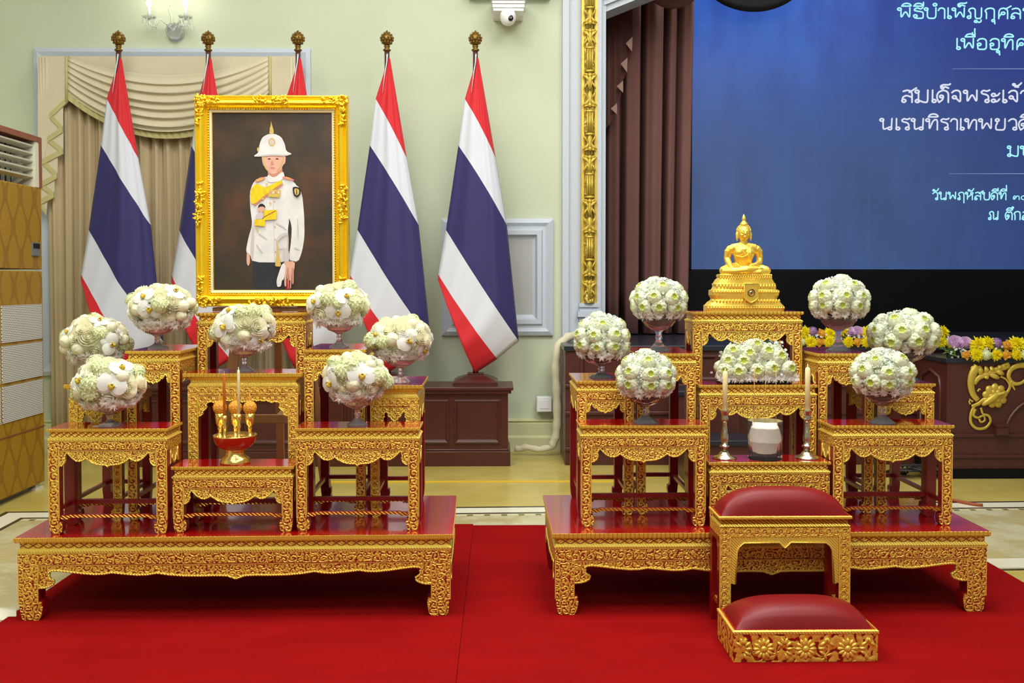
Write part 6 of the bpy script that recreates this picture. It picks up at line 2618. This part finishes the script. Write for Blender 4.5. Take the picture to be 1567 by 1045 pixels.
# Thai lettering, each glyph a set of strokes on a 1-high grid; ('o', x, y, r) is a loop
o_ = 'o'
G = {
    'เ': (.36, [(o_, .22, .11, .1), [(.13, .1), (.13, 1)]]),
    'พ': (.92, [(o_, .12, .87, .1), [(.22, .88), (.22, 0), (.5, .72), (.76, 0), (.76, 1)]]),
    'ธ': (.74, [[(.64, 1.02), (.5, .88), (.3, 1.0), (.12, .88), (.12, .74), (.3, .68), (.6, .62), (.66, .5), (.66, .06), (.58, 0), (.24, 0), (.14, .06)], (o_, .18, .22, .1)]),
    'บ': (.82, [(o_, .1, .88, .1), [(.18, .9), (.18, 0), (.7, 0), (.7, 1)]]),
    'ำ': (.5, [(o_, -.18, 1.3, .1), [(.03, .76), (.1, .95), (.26, 1), (.4, .9), (.42, .75), (.42, 0)]]),
    'า': (.5, [[(.03, .76), (.1, .95), (.26, 1), (.4, .9), (.42, .75), (.42, 0)]]),
    '็': (0, [(o_, -.46, 1.2, .07), [(-.54, 1.22), (-.56, 1.36), (-.4, 1.46), (-.1, 1.44), (-.02, 1.52)], [(-.38, 1.2), (-.3, 1.3), (-.2, 1.22), (-.12, 1.18)]]),
    'ญ': (1.05, [(o_, .14, .12, .1), [(.24, .12), (.24, .55), (.1, .72), (.18, .93), (.36, 1), (.5, .9), (.52, .74), (.52, 0), (.9, 0), (.9, 1)], (o_, .56, -.28, .08), [(.63, -.3), (.76, -.38), (.88, -.3), (.88, -.14)]]),
    'ก': (.78, [[(.16, 0), (.16, .58), (.06, .72), (.2, .94), (.42, 1), (.6, .92), (.64, .76), (.64, 0)]]),
    'ุ': (0, [(o_, -.2, -.2, .08), [(-.12, -.2), (-.1, -.5)]]),
    'ศ': (.82, [[(.14, 0), (.14, .72), (.24, .94), (.42, 1), (.58, .94), (.68, .76), (.68, 0)], (o_, .4, .5, .1), [(.3, .46), (.16, .2)], [(.54, .9), (.88, 1.2)]]),
    'ล': (.8, [(o_, .18, .12, .1), [(.09, .14), (.12, .42), (.3, .56), (.48, .5), (.62, .4)], [(.64, 0), (.64, .74), (.54, .94), (.36, 1), (.14, .9)]]),
    'ท': (.82, [(o_, .12, .87, .1), [(.22, .88), (.22, 0), (.42, .74), (.54, .92), (.66, .9), (.7, .76), (.7, 0)]]),
    'ิ': (0, [[(-.66, 1.16), (-.56, 1.36), (-.36, 1.44), (-.16, 1.36), (-.06, 1.16), (-.66, 1.16)]]),
    'ี': (0, [[(-.66, 1.16), (-.56, 1.36), (-.36, 1.44), (-.16, 1.36), (-.06, 1.16), (-.66, 1.16)], [(-.07, 1.16), (-.07, 1.52)]]),
    'ื': (0, [[(-.66, 1.16), (-.56, 1.36), (-.36, 1.44), (-.16, 1.36), (-.06, 1.16), (-.66, 1.16)], [(-.07, 1.16), (-.07, 1.52)], [(-.22, 1.32), (-.22, 1.54)]]),
    'ึ': (0, [[(-.66, 1.16), (-.56, 1.36), (-.36, 1.44), (-.16, 1.36), (-.06, 1.16), (-.66, 1.16)], (o_, -.07, 1.46, .07)]),
    'ั': (0, [(o_, -.5, 1.24, .08), [(-.46, 1.17), (-.3, 1.14), (-.14, 1.22), (-.04, 1.46)]]),
    '่': (0, [[(-.08, 1.62), (-.08, 1.9)]]),
    '่l': (0, [[(-.08, 1.2), (-.08, 1.5)]]),
    '้': (0, [(o_, -.36, 1.48, .06), [(-.34, 1.42), (-.2, 1.36), (-.06, 1.44), (.06, 1.62)], [(-.3, 1.3), (-.1, 1.28)]]),
    'อ': (.78, [[(.1, .78), (.2, .95), (.38, 1), (.56, .94), (.64, .78), (.64, 0), (.12, 0), (.12, .4)], (o_, .2, .46, .1)]),
    'ส': (.8, [(o_, .18, .12, .1), [(.09, .14), (.12, .42), (.3, .56), (.48, .5), (.62, .4)], [(.64, 0), (.64, .74), (.54, .94), (.36, 1), (.14, .9)], [(.48, .82), (.88, 1.18)]]),
    'ม': (.86, [(o_, .12, .88, .1), [(.2, .86), (.2, .1)], (o_, .14, .1, .1), [(.2, .16), (.5, 0), (.72, 0), (.72, 1)]]),
    'ด': (.78, [[(.14, 0), (.02, .34), (.02, .62), (.12, .86), (.36, 1), (.56, .92), (.66, .74), (.66, 0)], (o_, .27, .48, .09), [(.38, .48), (.34, .22), (.14, 0)]]),
    'ต': (.78, [[(.14, 0), (.02, .34), (.02, .66), (.2, 1), (.36, .84), (.52, 1), (.66, .74), (.66, 0)], (o_, .27, .46, .09), [(.38, .46), (.34, .22), (.14, 0)]]),
    'จ': (.72, [[(.08, .8), (.2, .96), (.38, 1), (.52, .9), (.56, .7), (.56, 0), (.3, .36)], (o_, .22, .42, .1)]),
    'ร': (.64, [[(.56, 1.02), (.4, .92), (.22, 1), (.08, .86), (.14, .72), (.4, .64), (.5, .5), (.5, .2)], (o_, .42, .12, .1)]),
    'ะ': (.56, [(o_, .14, .62, .1), [(.2, .54), (.36, .56), (.48, .76)], (o_, .14, .14, .1), [(.2, .06), (.36, .08), (.48, .28)]]),
    'น': (.86, [(o_, .12, .88, .1), [(.2, .86), (.2, 0), (.54, .2)], (o_, .6, .12, .1), [(.69, .1), (.72, 1)]]),
    'ย': (.8, [(o_, .2, .88, .1), [(.12, .84), (.22, .6), (.12, .44), (.12, .08), (.2, 0), (.66, 0), (.66, 1)]]),
    'ว': (.66, [[(.08, .8), (.2, .96), (.36, 1), (.5, .9), (.54, .72), (.54, .16)], (o_, .45, .12, .1)]),
    'ห': (.86, [(o_, .12, .87, .1), [(.22, .88), (.22, 0), (.22, .3), (.54, .64), (.66, .72), (.7, .56), (.7, 0)], (o_, .64, .86, .1)]),
    'ณ': (1.05, [(o_, .14, .12, .1), [(.24, .12), (.24, .55), (.1, .72), (.18, .93), (.36, 1), (.48, .9), (.5, .74), (.5, 0), (.76, .16)], (o_, .82, .12, .09), [(.9, .1), (.92, 1)]]),
    'ฤ': (.78, [(o_, .18, .12, .1), [(.26, .12), (.26, .5), (.12, .68), (.22, .92), (.42, 1), (.6, .92), (.66, .74), (.66, -.4)]]),
    '๓': (.9, [(o_, .2, .22, .1), [(.12, .28), (.1, .48), (.22, .64), (.38, .56), (.4, .3), (.42, .56), (.58, .66), (.72, .54), (.74, .02)]]),
    '๐': (.76, [(o_, .36, .33, .28)]),
    ' ': (.55, []),
}


def write(txt, mat, px0, px_end, n_end, pbase, ptop, stroke=.138):
    """baseline and top in photo pixels; the first n_end glyphs end at px_end"""
    adv, xs, stack = 0, [], False
    keys = list(txt)
    out = []
    for i, ch in enumerate(keys):
        g = G[ch]
        if ch == '่' and (i == 0 or keys[i - 1] not in 'ิีืึั'):
            g = G['่l']
        out.append((adv, g))
        adv += g[0]
        if i == n_end - 1:
            end = adv
    p0, p1 = at(px0, pbase, YSC), at(px_end, pbase, YSC)
    hh = at(px0, ptop, YSC).z - p0.z
    sx = (p1.x - p0.x) / (end - .12)
    t = MB()
    r = stroke * hh / 2
    yl = -.003

    def seg(a, b):
        a, b = Vector(a), Vector(b)
        d = b - a
        if d.length < 1e-7:
            return
        nrm = Vector((-d.y, d.x)).normalized() * r
        q = [a - nrm, b - nrm, b + nrm, a + nrm]
        k = t.pts([(w_.x, yl, w_.y) for w_ in q])
        t.face((k, k + 1, k + 2, k + 3), mat)

    def dot(a):
        k = t.pts([(a[0] + r * math.cos(2 * PI * i / 8), yl, a[1] + r * math.sin(2 * PI * i / 8)) for i in range(8)])
        t.face([k + i for i in range(8)], mat)
    for (ad, g) in out:
        def T(x, y):
            return ((p0.x - lox) + (ad + x) * sx, (p0.z - zsb) + y * hh)
        for s_ in g[1]:
            if s_[0] == o_:
                _, cx, cy, rr = s_
                rr *= 1.12
                pts = [T(cx + rr * math.cos(2 * PI * i / 14), cy + rr * 1.05 * math.sin(2 * PI * i / 14)) for i in range(15)]
            else:
                q_ = list(s_)
                if len(q_) > 2:
                    for _ in range(2):
                        r_ = [q_[0]]
                        for i in range(len(q_) - 1):
                            a, b = q_[i], q_[i + 1]
                            r_ += [(a[0] * .82 + b[0] * .18, a[1] * .82 + b[1] * .18), (a[0] * .18 + b[0] * .82, a[1] * .18 + b[1] * .82)]
                        q_ = r_ + [q_[-1]]
                pts = [T(*q) for q in q_]
            for i in range(len(pts) - 1):
                seg(pts[i], pts[i + 1])
                dot(pts[i])
            dot(pts[-1])
    t.build('lettering', disp)


write('พิธีบำเพ็ญกุศลท', 'text_cyan', 1373, 1562, 14, 28, 12)
write('เพื่ออุทิศ', 'text_cyan', 1461, 1570, 10, 75.5, 59)
write('สมเด็จพระเจ้า', 'text_pale', 1378, 1571, 13, 156.5, 138)
write('นเรนทิราเทพยวดิ', 'text_pale', 1346, 1555, 13, 198.5, 181.5)
write('มท', 'text_cyan', 1541, 1558, 1, 239, 223.5)
write('วันพฤหัสบดีที่', 'text_cyan', 1426, 1539, 14, 305.6, 294, .15)
write('๓๐', 'text_cyan', 1549, 1560, 1, 305.6, 296.5, .15)
write('ณ ตึกส', 'text_cyan', 1512, 1561, 5, 336, 323.5, .15)
for (py, px) in ((105.5, 1457), (266, 1453)):
    t = MB()
    a, b = at(px, py, YSC), at(1760, py, YSC)
    t.prism([(a.x - lox, a.z - zsb), (b.x - lox, b.z - zsb - .004), (b.x - lox, b.z - zsb + .006), (a.x - lox, a.z - zsb + .002)], 'y', -.004, -.001, 'text_rule')
    t.build('rule_line', disp)

# ------------------------------------------------------------------ cables at the right
rg = random.Random(9)
c = atz(1394, 727, 0)
t = MB()
for q in range(4):
    path = []
    for i in range(40):
        a = 2 * PI * i / 19 + q
        rr = .05 + .05 * math.sin(i * .9 + q * 2)
        path.append((c.x + (rr + .05) * math.cos(a) * 1.2, c.y - .05 + rr * math.sin(a) * 1.2, .012 + .045 * abs(math.sin(i * .35 + q))))
    t.tube(path, .006, 6, 'cable')
tag(t.build('cable_coil'), 'tangle of black cables on the floor before the stage', 'cable')
a, b = atz(1440, 766, 0), atz(1503, 775, 0)
t = MB()
pt = [a + (b - a) * (i / 10) for i in range(11)]
t.tube([(p.x, p.y + .02 * math.sin(i * .6), .008) for i, p in enumerate(pt)], .010, 8, 'brown_strap')
tag(t.build('floor_strap'), 'red-brown strap on the marble floor right of the statue altar', 'strap')
